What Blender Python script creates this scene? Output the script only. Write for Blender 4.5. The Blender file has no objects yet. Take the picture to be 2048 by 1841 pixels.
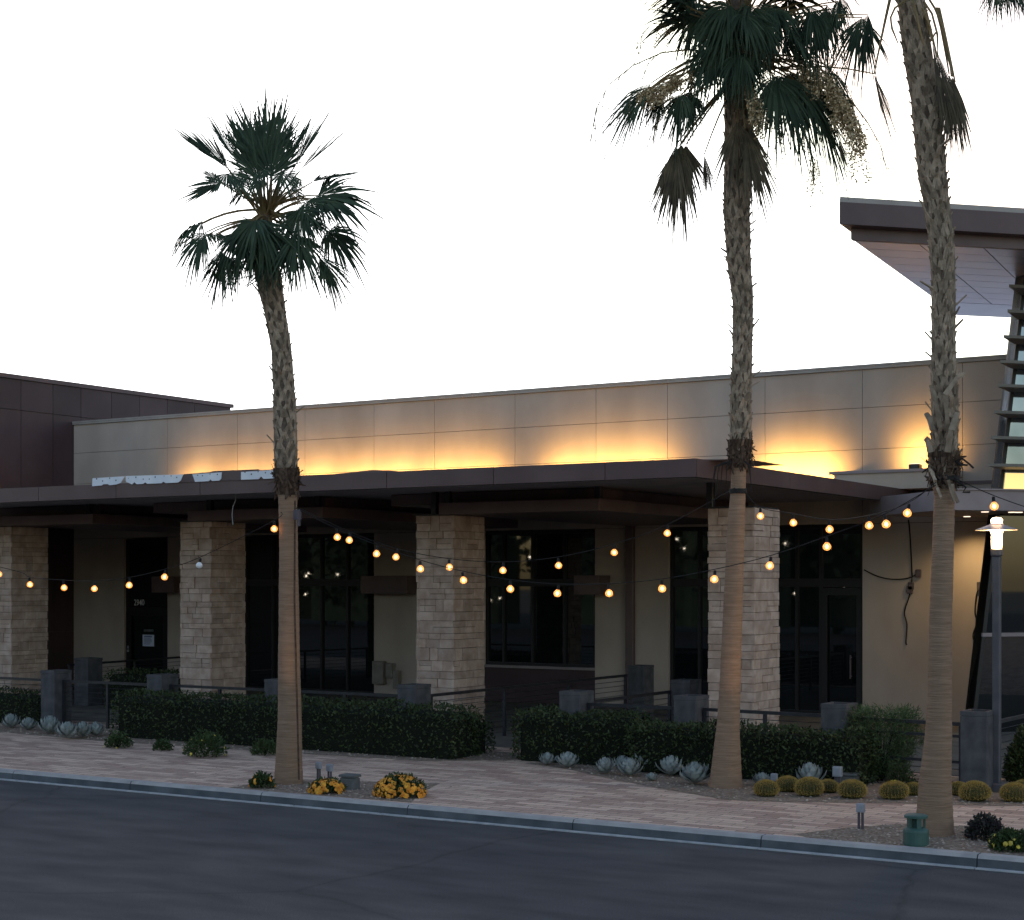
import bpy, math, random
from mathutils import Vector, Matrix, noise
random.seed(7)
R = math.radians
rnd = random.uniform
col = bpy.context.scene.collection
sc = bpy.context.scene

# ------------------------------------------------------------------ camera model (metres, Z up, facade along X)
FPX, CX, HY, HC = 3300.0, 1024.0, 1165.0, 3.0
YAW = R(31.74)
FWD = Vector((-math.sin(YAW), math.cos(YAW), 0)); RGT = Vector((math.cos(YAW), math.sin(YAW), 0))
CAM = Vector((0, 0, HC))
def ray(px, py): return FWD + RGT*((px-CX)/FPX) + Vector((0, 0, (HY-py)/FPX))
def atD(px, py, D): return CAM + ray(px, py)*D
def atY(px, py, Y): r = ray(px, py); return CAM + r*(Y/r.y)
def atX(px, py, X): r = ray(px, py); return CAM + r*(X/r.x)
def atZ(px, py, z=0.13): r = ray(px, py); return CAM + r*((z-HC)/r.z)
def onplane(px, py, p, n): r = ray(px, py); return CAM + r*((p-CAM).dot(n)/r.dot(n))
TOCAM = -FWD
UP = Vector((0, 0, 1))

# ------------------------------------------------------------------ materials
def M(name, c1, c2=None, rough=.8, scale=4, bump=0, bscale=60, spec=.25, island=0, metal=0, detail=5, stretch=None, emit=None, es=0, c3=None, bdist=.02, contrast=(.35, .65)):
    m = bpy.data.materials.new(name); m.use_nodes = True
    nt = m.node_tree; N = nt.nodes; L = nt.links
    b = N['Principled BSDF']; b.inputs['Roughness'].default_value = rough
    b.inputs['Specular IOR Level'].default_value = spec; b.inputs['Metallic'].default_value = metal
    tc = N.new('ShaderNodeTexCoord'); src = tc.outputs['Object']
    if stretch:
        mp = N.new('ShaderNodeMapping'); mp.inputs['Scale'].default_value = stretch; L.new(src, mp.inputs[0]); src = mp.outputs[0]
    out = None
    if c2:
        nz = N.new('ShaderNodeTexNoise'); nz.inputs['Scale'].default_value = scale; nz.inputs['Detail'].default_value = detail; L.new(src, nz.inputs['Vector'])
        rp = N.new('ShaderNodeValToRGB'); e = rp.color_ramp.elements
        e[0].position, e[1].position = contrast; e[0].color = (*c1, 1); e[1].color = (*c2, 1)
        if c3: k = e.new(sum(contrast)/2); k.color = (*c3, 1)
        L.new(nz.outputs['Fac'], rp.inputs[0]); out = rp.outputs[0]
    if island:
        g = N.new('ShaderNodeNewGeometry'); mr = N.new('ShaderNodeMapRange'); mr.inputs[3].default_value = 1-island; mr.inputs[4].default_value = 1+island
        L.new(g.outputs['Random Per Island'], mr.inputs[0])
        hs = N.new('ShaderNodeHueSaturation'); L.new(mr.outputs[0], hs.inputs['Value'])
        if out: L.new(out, hs.inputs['Color'])
        else: hs.inputs['Color'].default_value = (*c1, 1)
        out = hs.outputs[0]
    if out: L.new(out, b.inputs['Base Color'])
    else: b.inputs['Base Color'].default_value = (*c1, 1)
    if bump:
        n2 = N.new('ShaderNodeTexNoise'); n2.inputs['Scale'].default_value = bscale; n2.inputs['Detail'].default_value = 6; L.new(src, n2.inputs['Vector'])
        bp = N.new('ShaderNodeBump'); bp.inputs['Strength'].default_value = bump; bp.inputs['Distance'].default_value = bdist
        L.new(n2.outputs['Fac'], bp.inputs['Height']); L.new(bp.outputs[0], b.inputs['Normal'])
    if emit:
        b.inputs['Emission Color'].default_value = (*emit, 1); b.inputs['Emission Strength'].default_value = es
    return m

MT = {}
MT['asphalt'] = None
MT['ground'] = M('ground', (.16, .13, .10), (.22, .18, .14), .95, 1)
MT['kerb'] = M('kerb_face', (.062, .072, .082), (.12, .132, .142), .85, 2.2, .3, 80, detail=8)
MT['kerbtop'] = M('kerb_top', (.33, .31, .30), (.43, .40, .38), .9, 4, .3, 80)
MT['gutter'] = M('gutter_concrete', (.36, .37, .38), (.52, .51, .50), .9, 6, .3, 80)
MT['gravel'] = M('gravel_bed', (.17, .12, .085), (.34, .27, .21), .95, 26, .9, 40, .1, detail=4, bdist=.03)
MT['pebble'] = M('pebble', (.30, .23, .17), (.40, .33, .27), .9, 8, 0, island=.4)
MT['patio'] = M('patio_concrete', (.11, .10, .085), (.16, .145, .12), .9, 2, .2, 80)
MT['stucco'] = M('tan_stucco', (.375, .305, .255), (.49, .405, .345), .9, .8, .25, 120, .15, detail=9, bdist=.006, contrast=(.3, .68), stretch=(1, 1, .55))
MT['joint'] = M('joint_dark', (.10, .085, .075), rough=.9)
MT['capmetal'] = M('coping_metal', (.33, .29, .26), (.38, .34, .31), .5, 2)
MT['brownwall'] = M('brown_panel', (.050, .027, .029), (.068, .040, .042), .55, .8, .1, 90, .35, island=.12)
MT['fascia'] = M('brown_fascia', (.088, .052, .052), (.112, .070, .068), .5, 1.2, 0, spec=.4, island=.06)
MT['soffit'] = M('soffit_metal', (.24, .22, .235), (.30, .28, .295), .5, 2, spec=.4)
MT['slab'] = M('dark_red_brown_metal', (.115, .075, .073), (.14, .095, .09), .5, 2, spec=.35)
MT['steel'] = M('dark_steel', (.015, .015, .018), (.026, .026, .03), .45, 8, spec=.5)
MT['glass'] = M('dark_glass', (.006, .008, .009), rough=.02, spec=.85)
MT['bounce'] = M('white_bounce', (.66, .66, .66), (.76, .75, .74), .8, 2)
MT['boxtan'] = M('tan_box', (.20, .17, .145), (.26, .225, .19), .6, 5)
MT['blueglass'] = M('blue_glass', (.16, .20, .24), (.25, .29, .34), .05, .9, spec=.9, detail=3, metal=.75)
MT['frame'] = M('dark_bronze_frame', (.012, .011, .012), rough=.45, spec=.4)
MT['stone'] = M('ledge_stone', (.38, .27, .21), (.51, .39, .32), .92, 5, .7, 30, .15, island=.15, bdist=.02)
MT['stonecore'] = M('stone_mortar', (.13, .105, .085), rough=.95)
MT['conc'] = M('grey_concrete', (.062, .06, .063), (.10, .096, .10), .9, 5, .3, 60, detail=8)
MT['trunk'] = M('palm_trunk', (.215, .138, .09), (.325, .215, .145), .9, 3.2, .8, 6.0, .15, stretch=(1, 1, 15), bdist=.02, detail=7, contrast=(.28, .72))
MT['trunkdark'] = M('palm_trunk_core', (.085, .06, .045), (.16, .12, .09), .95, 14, .7, 30, .1)
MT['boot'] = M('palm_leaf_base', (.20, .15, .105), (.35, .27, .20), .9, 9, .3, 60, .15, island=.35)
MT['fibre'] = M('palm_fibre', (.05, .03, .02), (.10, .065, .045), .95, 20, island=.4)
MT['frond'] = M('palm_frond', (.034, .053, .037), (.058, .082, .052), .9, 3, spec=.06, island=.35)
MT['stem'] = M('palm_petiole', (.17, .13, .06), (.25, .17, .08), .6, 4)
MT['dead'] = M('dry_frond', (.06, .05, .035), (.12, .095, .06), .9, 5, island=.35)
MT['flower'] = M('palm_blossom', (.46, .35, .20), (.60, .48, .31), .9, 8, island=.3)
MT['hedge'] = M('hedge_leaf', (.022, .035, .011), (.048, .065, .02), .6, 5, spec=.3, island=.5)
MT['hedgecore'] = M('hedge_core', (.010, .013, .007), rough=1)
MT['shrub'] = M('shrub_leaf', (.03, .055, .018), (.06, .085, .03), .7, 8, island=.4)
MT['feather'] = M('feathery_leaf', (.045, .075, .03), (.075, .11, .045), .8, 8, island=.35)
MT['purple'] = M('purple_leaf', (.03, .025, .03), (.05, .05, .035), .7, 8, island=.4)
MT['agave'] = M('agave_leaf', (.20, .23, .22), (.33, .36, .35), .65, 6, island=.22)
MT['cactus'] = M('cactus_skin', (.05, .052, .02), (.08, .075, .025), .7, 6)
MT['spine'] = M('cactus_spine', (.38, .24, .06), (.52, .35, .10), .7, 8, island=.3)
MT['orange'] = M('orange_blossom', (.62, .20, .02), (.75, .36, .04), .7, 15, island=.25)
MT['yellow'] = M('yellow_blossom', (.6, .45, .05), (.7, .55, .12), .7, 15, island=.25)
MT['green'] = M('green_paint', (.035, .085, .07), (.05, .11, .09), .5, 6, .2, 60, .4)
MT['box'] = M('grey_box', (.26, .27, .30), (.34, .35, .38), .5, 8, metal=.2)
MT['boxdark'] = M('dark_grey_lid', (.10, .105, .10), (.14, .145, .14), .8, 8)
MT['conduit'] = M('conduit', (.07, .06, .075), (.11, .09, .10), .5, 8)
MT['lamppost'] = M('lamp_post_paint', (.06, .058, .068), (.09, .085, .095), .45, 5, spec=.45)
MT['white'] = M('white_patch', (.70, .72, .78), (.80, .81, .84), .8, 2.5)
MT['paper'] = M('paper', (.62, .66, .80), rough=.9)
MT['ink'] = M('ink', (.10, .12, .25), rough=.9)
MT['number'] = M('number_vinyl', (.75, .75, .75), rough=.7)
MT['cable'] = M('black_cable', (.015, .014, .014), rough=.7)
MT['bulb'] = M('lit_bulb', (1, .7, .4), rough=.3, emit=(1.0, .31, .05), es=.44)
MT['treelight'] = M('tree_light', (1, .8, .6), rough=.3, emit=(1.0, .85, .65), es=14)
MT['filament'] = M('filament', (1, .8, .5), rough=.3, emit=(1.0, .58, .20), es=2.6)
def glow_shell(m, tr):
    nt = m.node_tree; N = nt.nodes; t = N.new('ShaderNodeBsdfTransparent'); x = N.new('ShaderNodeMixShader'); x.inputs[0].default_value = tr
    nt.links.new(N['Principled BSDF'].outputs[0], x.inputs[1]); nt.links.new(t.outputs[0], x.inputs[2]); nt.links.new(x.outputs[0], N['Material Output'].inputs[0])
glow_shell(MT['bulb'], .62)
MT['deadbulb'] = M('unlit_bulb', (.75, .75, .75), rough=.15, spec=.6)
MT['lamplit'] = M('lantern_tube', (1, .8, .6), rough=.3, emit=(1.0, .70, .44), es=3.0)
MT['lampglass'] = M('lantern_chimney', (.9, .75, .65), rough=.3, emit=(1.0, .66, .46), es=.45)
MT['downlight'] = M('downlight_lens', (1, .9, .8), rough=.3, emit=(1.0, .8, .6), es=.5)
MT['hat'] = M('lantern_hat', (.34, .30, .30), rough=.4, metal=.3)
MT['towerunder'] = M('purple_grey_soffit', (.47, .44, .52), (.53, .50, .58), .36, .7, spec=.5, metal=.75)
MT['towerback'] = M('blue_grey_eave', (.50, .50, .60), (.55, .55, .65), .36, 2, metal=.75)
MT['ledge'] = M('lilac_ledge', (.25, .205, .205), (.30, .25, .25), .7, 2)
MT['fin'] = M('fin_metal', (.14, .13, .11), (.18, .165, .14), .5, 3)
MT['litpanel'] = M('backlit_panel', (.9, .6, .2), rough=.6, emit=(1.0, .66, .26), es=.36)
MT['tree'] = M('far_tree_leaf', (.035, .06, .04), (.06, .085, .055), .8, 1, island=.4)
MT['brickpave'] = None

def paver_mat():
    m = bpy.data.materials.new('brick_pavers'); m.use_nodes = True
    nt = m.node_tree; N = nt.nodes; L = nt.links; b = N['Principled BSDF']
    b.inputs['Roughness'].default_value = .9; b.inputs['Specular IOR Level'].default_value = .2
    tc = N.new('ShaderNodeTexCoord')
    def brick(w, h, c1, c2, off=.5, bias=0):
        k = N.new('ShaderNodeTexBrick'); k.inputs['Scale'].default_value = 1
        k.inputs['Brick Width'].default_value = w; k.inputs['Row Height'].default_value = h
        k.inputs['Mortar Size'].default_value = .006; k.inputs['Color1'].default_value = (*c1, 1); k.inputs['Color2'].default_value = (*c2, 1)
        k.inputs['Mortar'].default_value = (.10, .08, .07, 1); k.inputs['Bias'].default_value = bias; k.offset = off
        L.new(tc.outputs['Object'], k.inputs['Vector']); return k
    a = brick(.46, .16, (.70, .51, .385), (.37, .24, .185), bias=-.05)
    c = brick(.46, .16, (.66, .48, .36), (.41, .27, .21))
    nz = N.new('ShaderNodeTexNoise'); nz.inputs['Scale'].default_value = .9; nz.inputs['Detail'].default_value = 3; L.new(tc.outputs['Object'], nz.inputs['Vector'])
    rp = N.new('ShaderNodeValToRGB'); rp.color_ramp.elements[0].position = .4; rp.color_ramp.elements[1].position = .62; L.new(nz.outputs['Fac'], rp.inputs[0])
    mx = N.new('ShaderNodeMix'); mx.data_type = 'RGBA'; L.new(rp.outputs[0], mx.inputs['Factor']); L.new(a.outputs['Color'], mx.inputs[6]); L.new(c.outputs['Color'], mx.inputs[7])
    n2 = N.new('ShaderNodeTexNoise'); n2.inputs['Scale'].default_value = 30; n2.inputs['Detail'].default_value = 5; L.new(tc.outputs['Object'], n2.inputs['Vector'])
    m2 = N.new('ShaderNodeMix'); m2.data_type = 'RGBA'; m2.blend_type = 'OVERLAY'; m2.inputs['Factor'].default_value = .35
    L.new(mx.outputs[2], m2.inputs[6]); L.new(n2.outputs['Fac'], m2.inputs[7]); L.new(m2.outputs[2], b.inputs['Base Color'])
    bp = N.new('ShaderNodeBump'); bp.inputs['Strength'].default_value = .5; bp.inputs['Distance'].default_value = .006; bp.invert = True
    L.new(a.outputs['Fac'], bp.inputs['Height']); L.new(bp.outputs[0], b.inputs['Normal'])
    return m
MT['brickpave'] = paver_mat()

glow_shell(MT['lamplit'], .45); glow_shell(MT['lampglass'], .6)
def asphalt_mat():
    m = bpy.data.materials.new('asphalt'); m.use_nodes = True; nt = m.node_tree; N = nt.nodes; L = nt.links; b = N['Principled BSDF']
    b.inputs['Roughness'].default_value = .9; b.inputs['Specular IOR Level'].default_value = .2; tc = N.new('ShaderNodeTexCoord')
    def nz(s, d, st=None):
        n = N.new('ShaderNodeTexNoise'); n.inputs['Scale'].default_value = s; n.inputs['Detail'].default_value = d
        if st: mp = N.new('ShaderNodeMapping'); mp.inputs['Scale'].default_value = st; L.new(tc.outputs['Object'], mp.inputs[0]); L.new(mp.outputs[0], n.inputs['Vector'])
        else: L.new(tc.outputs['Object'], n.inputs['Vector'])
        return n
    def ramp(src, a, c, p=(.35, .65)):
        r = N.new('ShaderNodeValToRGB'); e = r.color_ramp.elements; e[0].position, e[1].position = p; e[0].color = (*a, 1); e[1].color = (*c, 1); L.new(src, r.inputs[0]); return r.outputs[0]
    def mul(a, c, f=1):
        x = N.new('ShaderNodeMix'); x.data_type = 'RGBA'; x.blend_type = 'MULTIPLY'; x.inputs['Factor'].default_value = f; L.new(a, x.inputs[6]); L.new(c, x.inputs[7]); return x.outputs[2]
    c = ramp(nz(.35, 4, (.5, 1, 1)).outputs['Fac'], (.056, .057, .062), (.083, .080, .079))
    c = mul(c, ramp(nz(2.2, 8, (.4, 1, 1)).outputs['Fac'], (.66, .66, .68), (1.2, 1.18, 1.15), (.3, .7)))
    g_ = nz(75, 3); c = mul(c, ramp(g_.outputs['Fac'], (.55, .55, .55), (1.5, 1.5, 1.5), (.3, .7)))
    v = N.new('ShaderNodeTexVoronoi'); v.feature = 'DISTANCE_TO_EDGE'; v.inputs['Scale'].default_value = .22
    w = nz(.9, 6); add = N.new('ShaderNodeMix'); add.data_type = 'VECTOR'; add.inputs['Factor'].default_value = .35; L.new(tc.outputs['Object'], add.inputs[4]); L.new(w.outputs['Color'], add.inputs[5]); L.new(add.outputs[1], v.inputs['Vector'])
    c = mul(c, ramp(v.outputs['Distance'], (.55, .55, .55), (1, 1, 1), (.0, .006)), .6)
    L.new(c, b.inputs['Base Color']); bp = N.new('ShaderNodeBump'); bp.inputs['Strength'].default_value = .6; bp.inputs['Distance'].default_value = .008; L.new(g_.outputs['Fac'], bp.inputs['Height']); L.new(bp.outputs[0], b.inputs['Normal']); return m
MT['asphalt'] = asphalt_mat()

# ------------------------------------------------------------------ mesh builder
class MB:
    def __init__(s, org=(0, 0, 0)): s.v = []; s.f = []; s.m = []; s.o = Vector(org)
    def add(s, vs, fs, mi=0):
        b = len(s.v); s.v += [tuple(Vector(p)-s.o) for p in vs]
        s.f += [tuple(i+b for i in f) for f in fs]; s.m += [mi]*len(fs)
    def box(s, a, b, mi=0):
        (x0, y0, z0), (x1, y1, z1) = a, b
        vs = [(x0,y0,z0),(x1,y0,z0),(x1,y1,z0),(x0,y1,z0),(x0,y0,z1),(x1,y0,z1),(x1,y1,z1),(x0,y1,z1)]
        s.add(vs, [(0,3,2,1),(4,5,6,7),(0,1,5,4),(1,2,6,5),(2,3,7,6),(3,0,4,7)], mi)
    def cham(s, a, b, c=.01, mi=0):                       # box with chamfered vertical edges and top rim
        (x0, y0, z0), (x1, y1, z1) = a, b
        def ring(i, z): return [(x0+i+c,y0+i,z),(x1-i-c,y0+i,z),(x1-i,y0+i+c,z),(x1-i,y1-i-c,z),(x1-i-c,y1-i,z),(x0+i+c,y1-i,z),(x0+i,y1-i-c,z),(x0+i,y0+i+c,z)]
        vs = ring(0, z0)+ring(0, z1-c)+ring(c, z1); fs = []
        for k in (0, 8):
            for i in range(8): j = (i+1) % 8; fs.append((k+i, k+j, k+j+8, k+i+8))
        fs += [tuple(range(7, -1, -1)), tuple(range(16, 24))]; s.add(vs, fs, mi)
    def obox(s, c, ax, ay, az, mi=0):                     # half-extent vectors
        c = Vector(c); vs = [c+ax*i+ay*j+az*k for k in (-1, 1) for (i, j) in ((-1,-1),(1,-1),(1,1),(-1,1))]
        s.add(vs, [(0,3,2,1),(4,5,6,7),(0,1,5,4),(1,2,6,5),(2,3,7,6),(3,0,4,7)], mi)
    def bar(s, p, q, w, h, up=UP, mi=0):
        p, q = Vector(p), Vector(q); d = (q-p); l = d.length/2; d.normalize()
        sd = d.cross(up); sd = sd.normalized() if sd.length > 1e-4 else Vector((1, 0, 0)); u = sd.cross(d)
        s.obox((p+q)/2, d*l, sd*w/2, u*h/2, mi)
    def tube(s, pts, r, n=8, mi=0, cap=True):
        pts = [Vector(p) for p in pts]; k = len(pts); rr = r if isinstance(r, (list, tuple)) else [r]*k
        vs = []; fs = []
        for i, p in enumerate(pts):
            d = (pts[min(i+1, k-1)]-pts[max(i-1, 0)]).normalized()
            a = d.cross(Vector((.13, .27, .95))); 
            if a.length < .05: a = d.cross(Vector((1, 0, 0)))
            a.normalize(); b = d.cross(a)
            vs += [p+(a*math.cos(2*math.pi*j/n)+b*math.sin(2*math.pi*j/n))*rr[i] for j in range(n)]
        for i in range(k-1):
            for j in range(n): jj = (j+1) % n; fs.append((i*n+j, i*n+jj, (i+1)*n+jj, (i+1)*n+j))
        if cap: fs += [tuple(range(n-1, -1, -1)), tuple(range((k-1)*n, k*n))]
        s.add(vs, fs, mi)
    def lathe(s, prof, c=(0, 0, 0), n=20, mi=0, rib=None):
        vs = []; fs = []; c = Vector(c); k = len(prof)
        for (r, z) in prof:
            for j in range(n):
                q = r*(rib(j) if rib else 1); a = 2*math.pi*j/n; vs.append(c+Vector((q*math.cos(a), q*math.sin(a), z)))
        for i in range(k-1):
            for j in range(n): jj = (j+1) % n; fs.append((i*n+j, i*n+jj, (i+1)*n+jj, (i+1)*n+j))
        fs += [tuple(range(n-1, -1, -1)), tuple(range((k-1)*n, k*n))]; s.add(vs, fs, mi)
    def prism(s, pts, ext, mi=0):                         # polygon (list of 3D points) extruded by vector
        pts = [Vector(p) for p in pts]; n = len(pts); ext = Vector(ext); vs = pts+[p+ext for p in pts]
        fs = [tuple(range(n-1, -1, -1)), tuple(range(n, 2*n))]+[(i, (i+1) % n, (i+1) % n+n, i+n) for i in range(n)]; s.add(vs, fs, mi)
    def leaf(s, p, d, n, l, w, mi=0):
        p = Vector(p); sd = d.cross(n)
        if sd.length < 1e-3: sd = d.orthogonal()
        sd.normalize(); s.add([p, p+d*l*.45+sd*w/2, p+d*l, p+d*l*.45-sd*w/2], [(0, 1, 2, 3)], mi)
    def build(s, name, mats, parent=None, smooth=False, label=None):
        me = bpy.data.meshes.new(name); me.from_pydata(s.v, [], s.f)
        if not isinstance(mats, (list, tuple)): mats = [mats]
        for m in mats: me.materials.append(MT[m] if isinstance(m, str) else m)
        if len(mats) > 1: me.polygons.foreach_set('material_index', s.m)
        if smooth: me.polygons.foreach_set('use_smooth', [True]*len(me.polygons))
        me.update(); o = bpy.data.objects.new(name, me); col.objects.link(o); o.parent = parent
        if parent is None: o.location = s.o
        if label: o['label'] = label
        return o
def tag(o, label=None, cat=None, group=None, kind=None):
    if label: o['label'] = label
    if cat: o['category'] = cat
    if group: o['group'] = group
    if kind: o['kind'] = kind
    return o
def thing(name, label, cat, loc=(0, 0, 0), group=None):
    o = bpy.data.objects.new(name, None); o.empty_display_size = .2; col.objects.link(o); o.location = loc
    return tag(o, label, cat, group)
def copy_tree(o, parent=None):
    c = o.copy(); col.objects.link(c); c.parent = parent
    for ch in list(o.children): copy_tree(ch, c)
    return c
def rdir(): 
    while True:
        v = Vector((rnd(-1, 1), rnd(-1, 1), rnd(-1, 1)))
        if .1 < v.length < 1: return v.normalized()
# ------------------------------------------------------------------ setting
YK = 17.3                                                   # kerb face
def sheet(name, pts, mat, kind='structure'):
    b = MB(); b.add(pts, [tuple(range(len(pts)))]); o = b.build(name, mat); tag(o, kind=kind); return o
def rect(x0, y0, x1, y1, z): return [(x0, y0, z), (x1, y0, z), (x1, y1, z), (x0, y1, z)]
sheet('ground', rect(-500, -500, 500, 500, -.03), 'ground')
sheet('road', rect(-160, -70, 120, YK-.10, 0), 'asphalt')
b = MB(); b.box((-90, YK+.16, -.02), (60, 33.5, .13)); tag(b.build('pavement', 'brickpave'), kind='structure')
b = MB(); x = -7.4-2.44*30
while x < 50:
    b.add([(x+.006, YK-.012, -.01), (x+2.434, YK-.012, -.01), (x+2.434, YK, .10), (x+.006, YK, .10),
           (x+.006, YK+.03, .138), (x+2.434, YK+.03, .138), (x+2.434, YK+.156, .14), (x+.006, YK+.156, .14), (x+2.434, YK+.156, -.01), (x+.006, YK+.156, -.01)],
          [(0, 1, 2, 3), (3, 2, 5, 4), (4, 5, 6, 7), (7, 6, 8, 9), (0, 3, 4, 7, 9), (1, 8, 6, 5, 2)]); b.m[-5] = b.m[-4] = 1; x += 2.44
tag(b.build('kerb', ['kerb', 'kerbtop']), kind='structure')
b = MB(); x = -7.4-2.44*30
while x < 50:
    b.box((x+.006, YK-.10, -.02), (x+2.434, YK-.014, .012)); x += 2.44
tag(b.build('gutter', 'gutter'), kind='structure')
def g(px, py, z=.134): p = atZ(px, py, z); return (p.x, p.y, z)
BEDS = []
def bed(pts, n):
    sheet('gravel_bed', pts, 'gravel'); BEDS.append((pts, n))
bed([g(455, 1576), g(530, 1563), g(640, 1561), g(720, 1563), g(880, 1567), g(845, 1584), g(822, 1605), g(640, 1591), g(540, 1583)], 500)                 # round the first palm
bed([g(1048, 1527), g(1095, 1532), g(1142, 1540), g(1230, 1560), g(1311, 1575), g(1400, 1591), g(1445, 1599), g(1520, 1603), g(1650, 1605), g(1800, 1607), g(1990, 1612), g(2100, 1612), (2, 24.1, .134), (-12.6, 24.1, .134)], 2600)
bed([g(1590, 1668), g(1700, 1655), g(1800, 1648), g(1990, 1655), (.5, 18.2, .134), (.5, YK+.17, .134), (-6.9, YK+.17, .134)], 1500)
bed([(-30, 22.15, .134), (-22, 21.45, .134), (-15.2, 21.75, .134), (-14.0, 22.6, .134), (-14.2, 23.6, .134), (-30, 23.6, .134)], 1500)
sheet('patio', rect(-35, 24.3, 2, 33.5, .1345), 'patio')
def inpoly(x, y, P):
    c = False; j = len(P)-1
    for i in range(len(P)):
        if (P[i][1] > y) != (P[j][1] > y) and x < (P[j][0]-P[i][0])*(y-P[i][1])/(P[j][1]-P[i][1])+P[i][0]: c = not c
        j = i
    return c
b = MB()
for P, n in BEDS:
    xs = [p[0] for p in P]; ys = [p[1] for p in P]
    for _ in range(n):
        x, y = rnd(min(xs), max(xs)), rnd(min(ys), max(ys))
        if not inpoly(x, y, P): continue
        r = rnd(.010, .026); c = Vector((x, y, .136)); a = rnd(0, 3)
        vs = [c+Vector((r*rnd(.7, 1.2)*math.cos(a+k*1.257), r*rnd(.7, 1.2)*math.sin(a+k*1.257), 0)) for k in range(5)]+[c+Vector((rnd(-.3, .3)*r, rnd(-.3, .3)*r, r*rnd(.5, .9)))]
        b.add(vs, [(k, (k+1) % 5, 5) for k in range(5)])
tag(b.build('gravel', 'pebble'), kind='stuff')

# ------------------------------------------------------------------ main building
YW = 33.6; YF = 25.9
BL = Vector((-20, 33.6, .13))
bld = thing('commercial_building', 'long tan stucco building with stone columns and a dark brown flat canopy', 'building', BL)
def wx(px, y=1150): return atY(px, y, YW).x
def bmb(): return MB(BL)
XL, XR = -35.55, 8.0
ZJ = [4.24, 5.81, 6.69, 7.50]
seams = [XL]+[wx(p) for p in (335, 475, 610, 748, 869, 1030, 1192, 1335, 1530, 1724.6, 1925)]+[-5.4, -2, 2, XR]
b = bmb(); J = .005
for i in range(len(seams)-1):
    for k in range(3):
        b.box((seams[i]+J, YW, ZJ[k]+J), (seams[i+1]-J, YW+.04, ZJ[k+1]-J), 0)
b.box((XL, YW+.03, 4.24), (XR, YW+.4, 7.5), 1)
segs = [(XL, 248), (335, 486), (748, 968), (1190, 1337), (1725, None)]                # tan wall between openings
for a, c in segs:
    x0 = a if a == XL else wx(a); x1 = XR if c is None else wx(c)
    b.box((x0, YW, .13), (x1, YW+.4, 4.24-J), 0)
x0, x1 = wx(968), wx(1190); b2 = bmb(); b2.box((x0, YW+.02, .13), (x1, YW+.4, .948)); b2.build('sill_wall', 'brownwall', bld)
b.box((XL, YW+.4, .1), (XR, 50, 7.1), 1)
b.build('wall', ['stucco', 'joint'], bld)
b = bmb(); b.box((XL+.02, YW+.55, 7.11), (XR-.02, 49.9, 7.14)); b.build('roof_bounce_sheet', 'bounce', bld)  # unseen white roof sheet, added to bounce sky light up onto the tower soffit
b = bmb(); b.box((XL, YW-.05, 7.503), (XR, YW+.5, 7.60)); b.box((XL, YW-.06, 7.56), (XR, YW-.052, 7.60)); b.build('coping', 'capmetal', bld)
b = bmb(); b.box((wx(968), YW-.06, .95), (wx(1190), YW+.2, 1.01)); b.build('window_sill', 'ledge', bld)

def window(px0, px1, z0, mull, bar=(2.9, 3.08), z1=4.22, name='window', doorleaf=None):
    x0, x1 = wx(px0), wx(px1); b = bmb(); F = .07
    y0, y1 = YW+.08, YW+.2
    b.box((x0, y0, z0), (x0+F, y1, z1)); b.box((x1-F, y0, z0), (x1, y1, z1)); b.box((x0+F, y0, z1-F), (x1-F, y1, z1)); b.box((x0+F, y0, z0), (x1-F, y1, z0+F))
    ms = [x0+F]+[m for m in (wx(p) for p in mull)]+[x1-F]
    for m in ms[1:-1]: b.box((m-.035, y0+.002, z0+F), (m+.035, y1-.002, z1-F))
    if bar:
        for i in range(len(ms)-1): b.box((ms[i]+(.035 if i else 0), y0+.004, bar[0]), (ms[i+1]-(.035 if i < len(ms)-2 else 0), y1-.004, bar[1]))
    w = b.build(name, 'frame', bld)
    p = bmb(); p.box((x0+F*.5, y0+.06, z0+.03), (x1-F*.5, y0+.075, z1-.03)); p.build('pane', 'glass', w)
    return w
window(486, 748, .16, (541, 586, 638, 690))
window(968, 1190, 1.01, (1003, 1061, 1125))
wd = window(1337, 1725, .16, (1395, 1470, 1550, 1590, 1638))
hb = bmb(); hx = wx(1700); hb.tube([(hx, YW+.02, .95), (hx, YW+.02, 1.45)], .018); hb.tube([(hx, YW+.02, 1.0), (hx, YW+.09, 1.0)], .012); hb.tube([(hx, YW+.02, 1.4), (hx, YW+.09, 1.4)], .012); hb.build('door_handle', 'conduit', wd)
# door leaf panels inside the right opening
b = bmb(); x0, x1 = wx(1642), wx(1722)
b.box((x0, YW+.045, .16), (x0+.12, YW+.078, 2.88)); b.box((x1-.12, YW+.045, .16), (x1, YW+.078, 2.88)); b.box((x0+.12, YW+.045, .16), (x1-.12, YW+.078, .42)); b.box((x0+.12, YW+.045, 2.72), (x1-.12, YW+.078, 2.88)); b.build('door', 'frame', bld)
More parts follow.
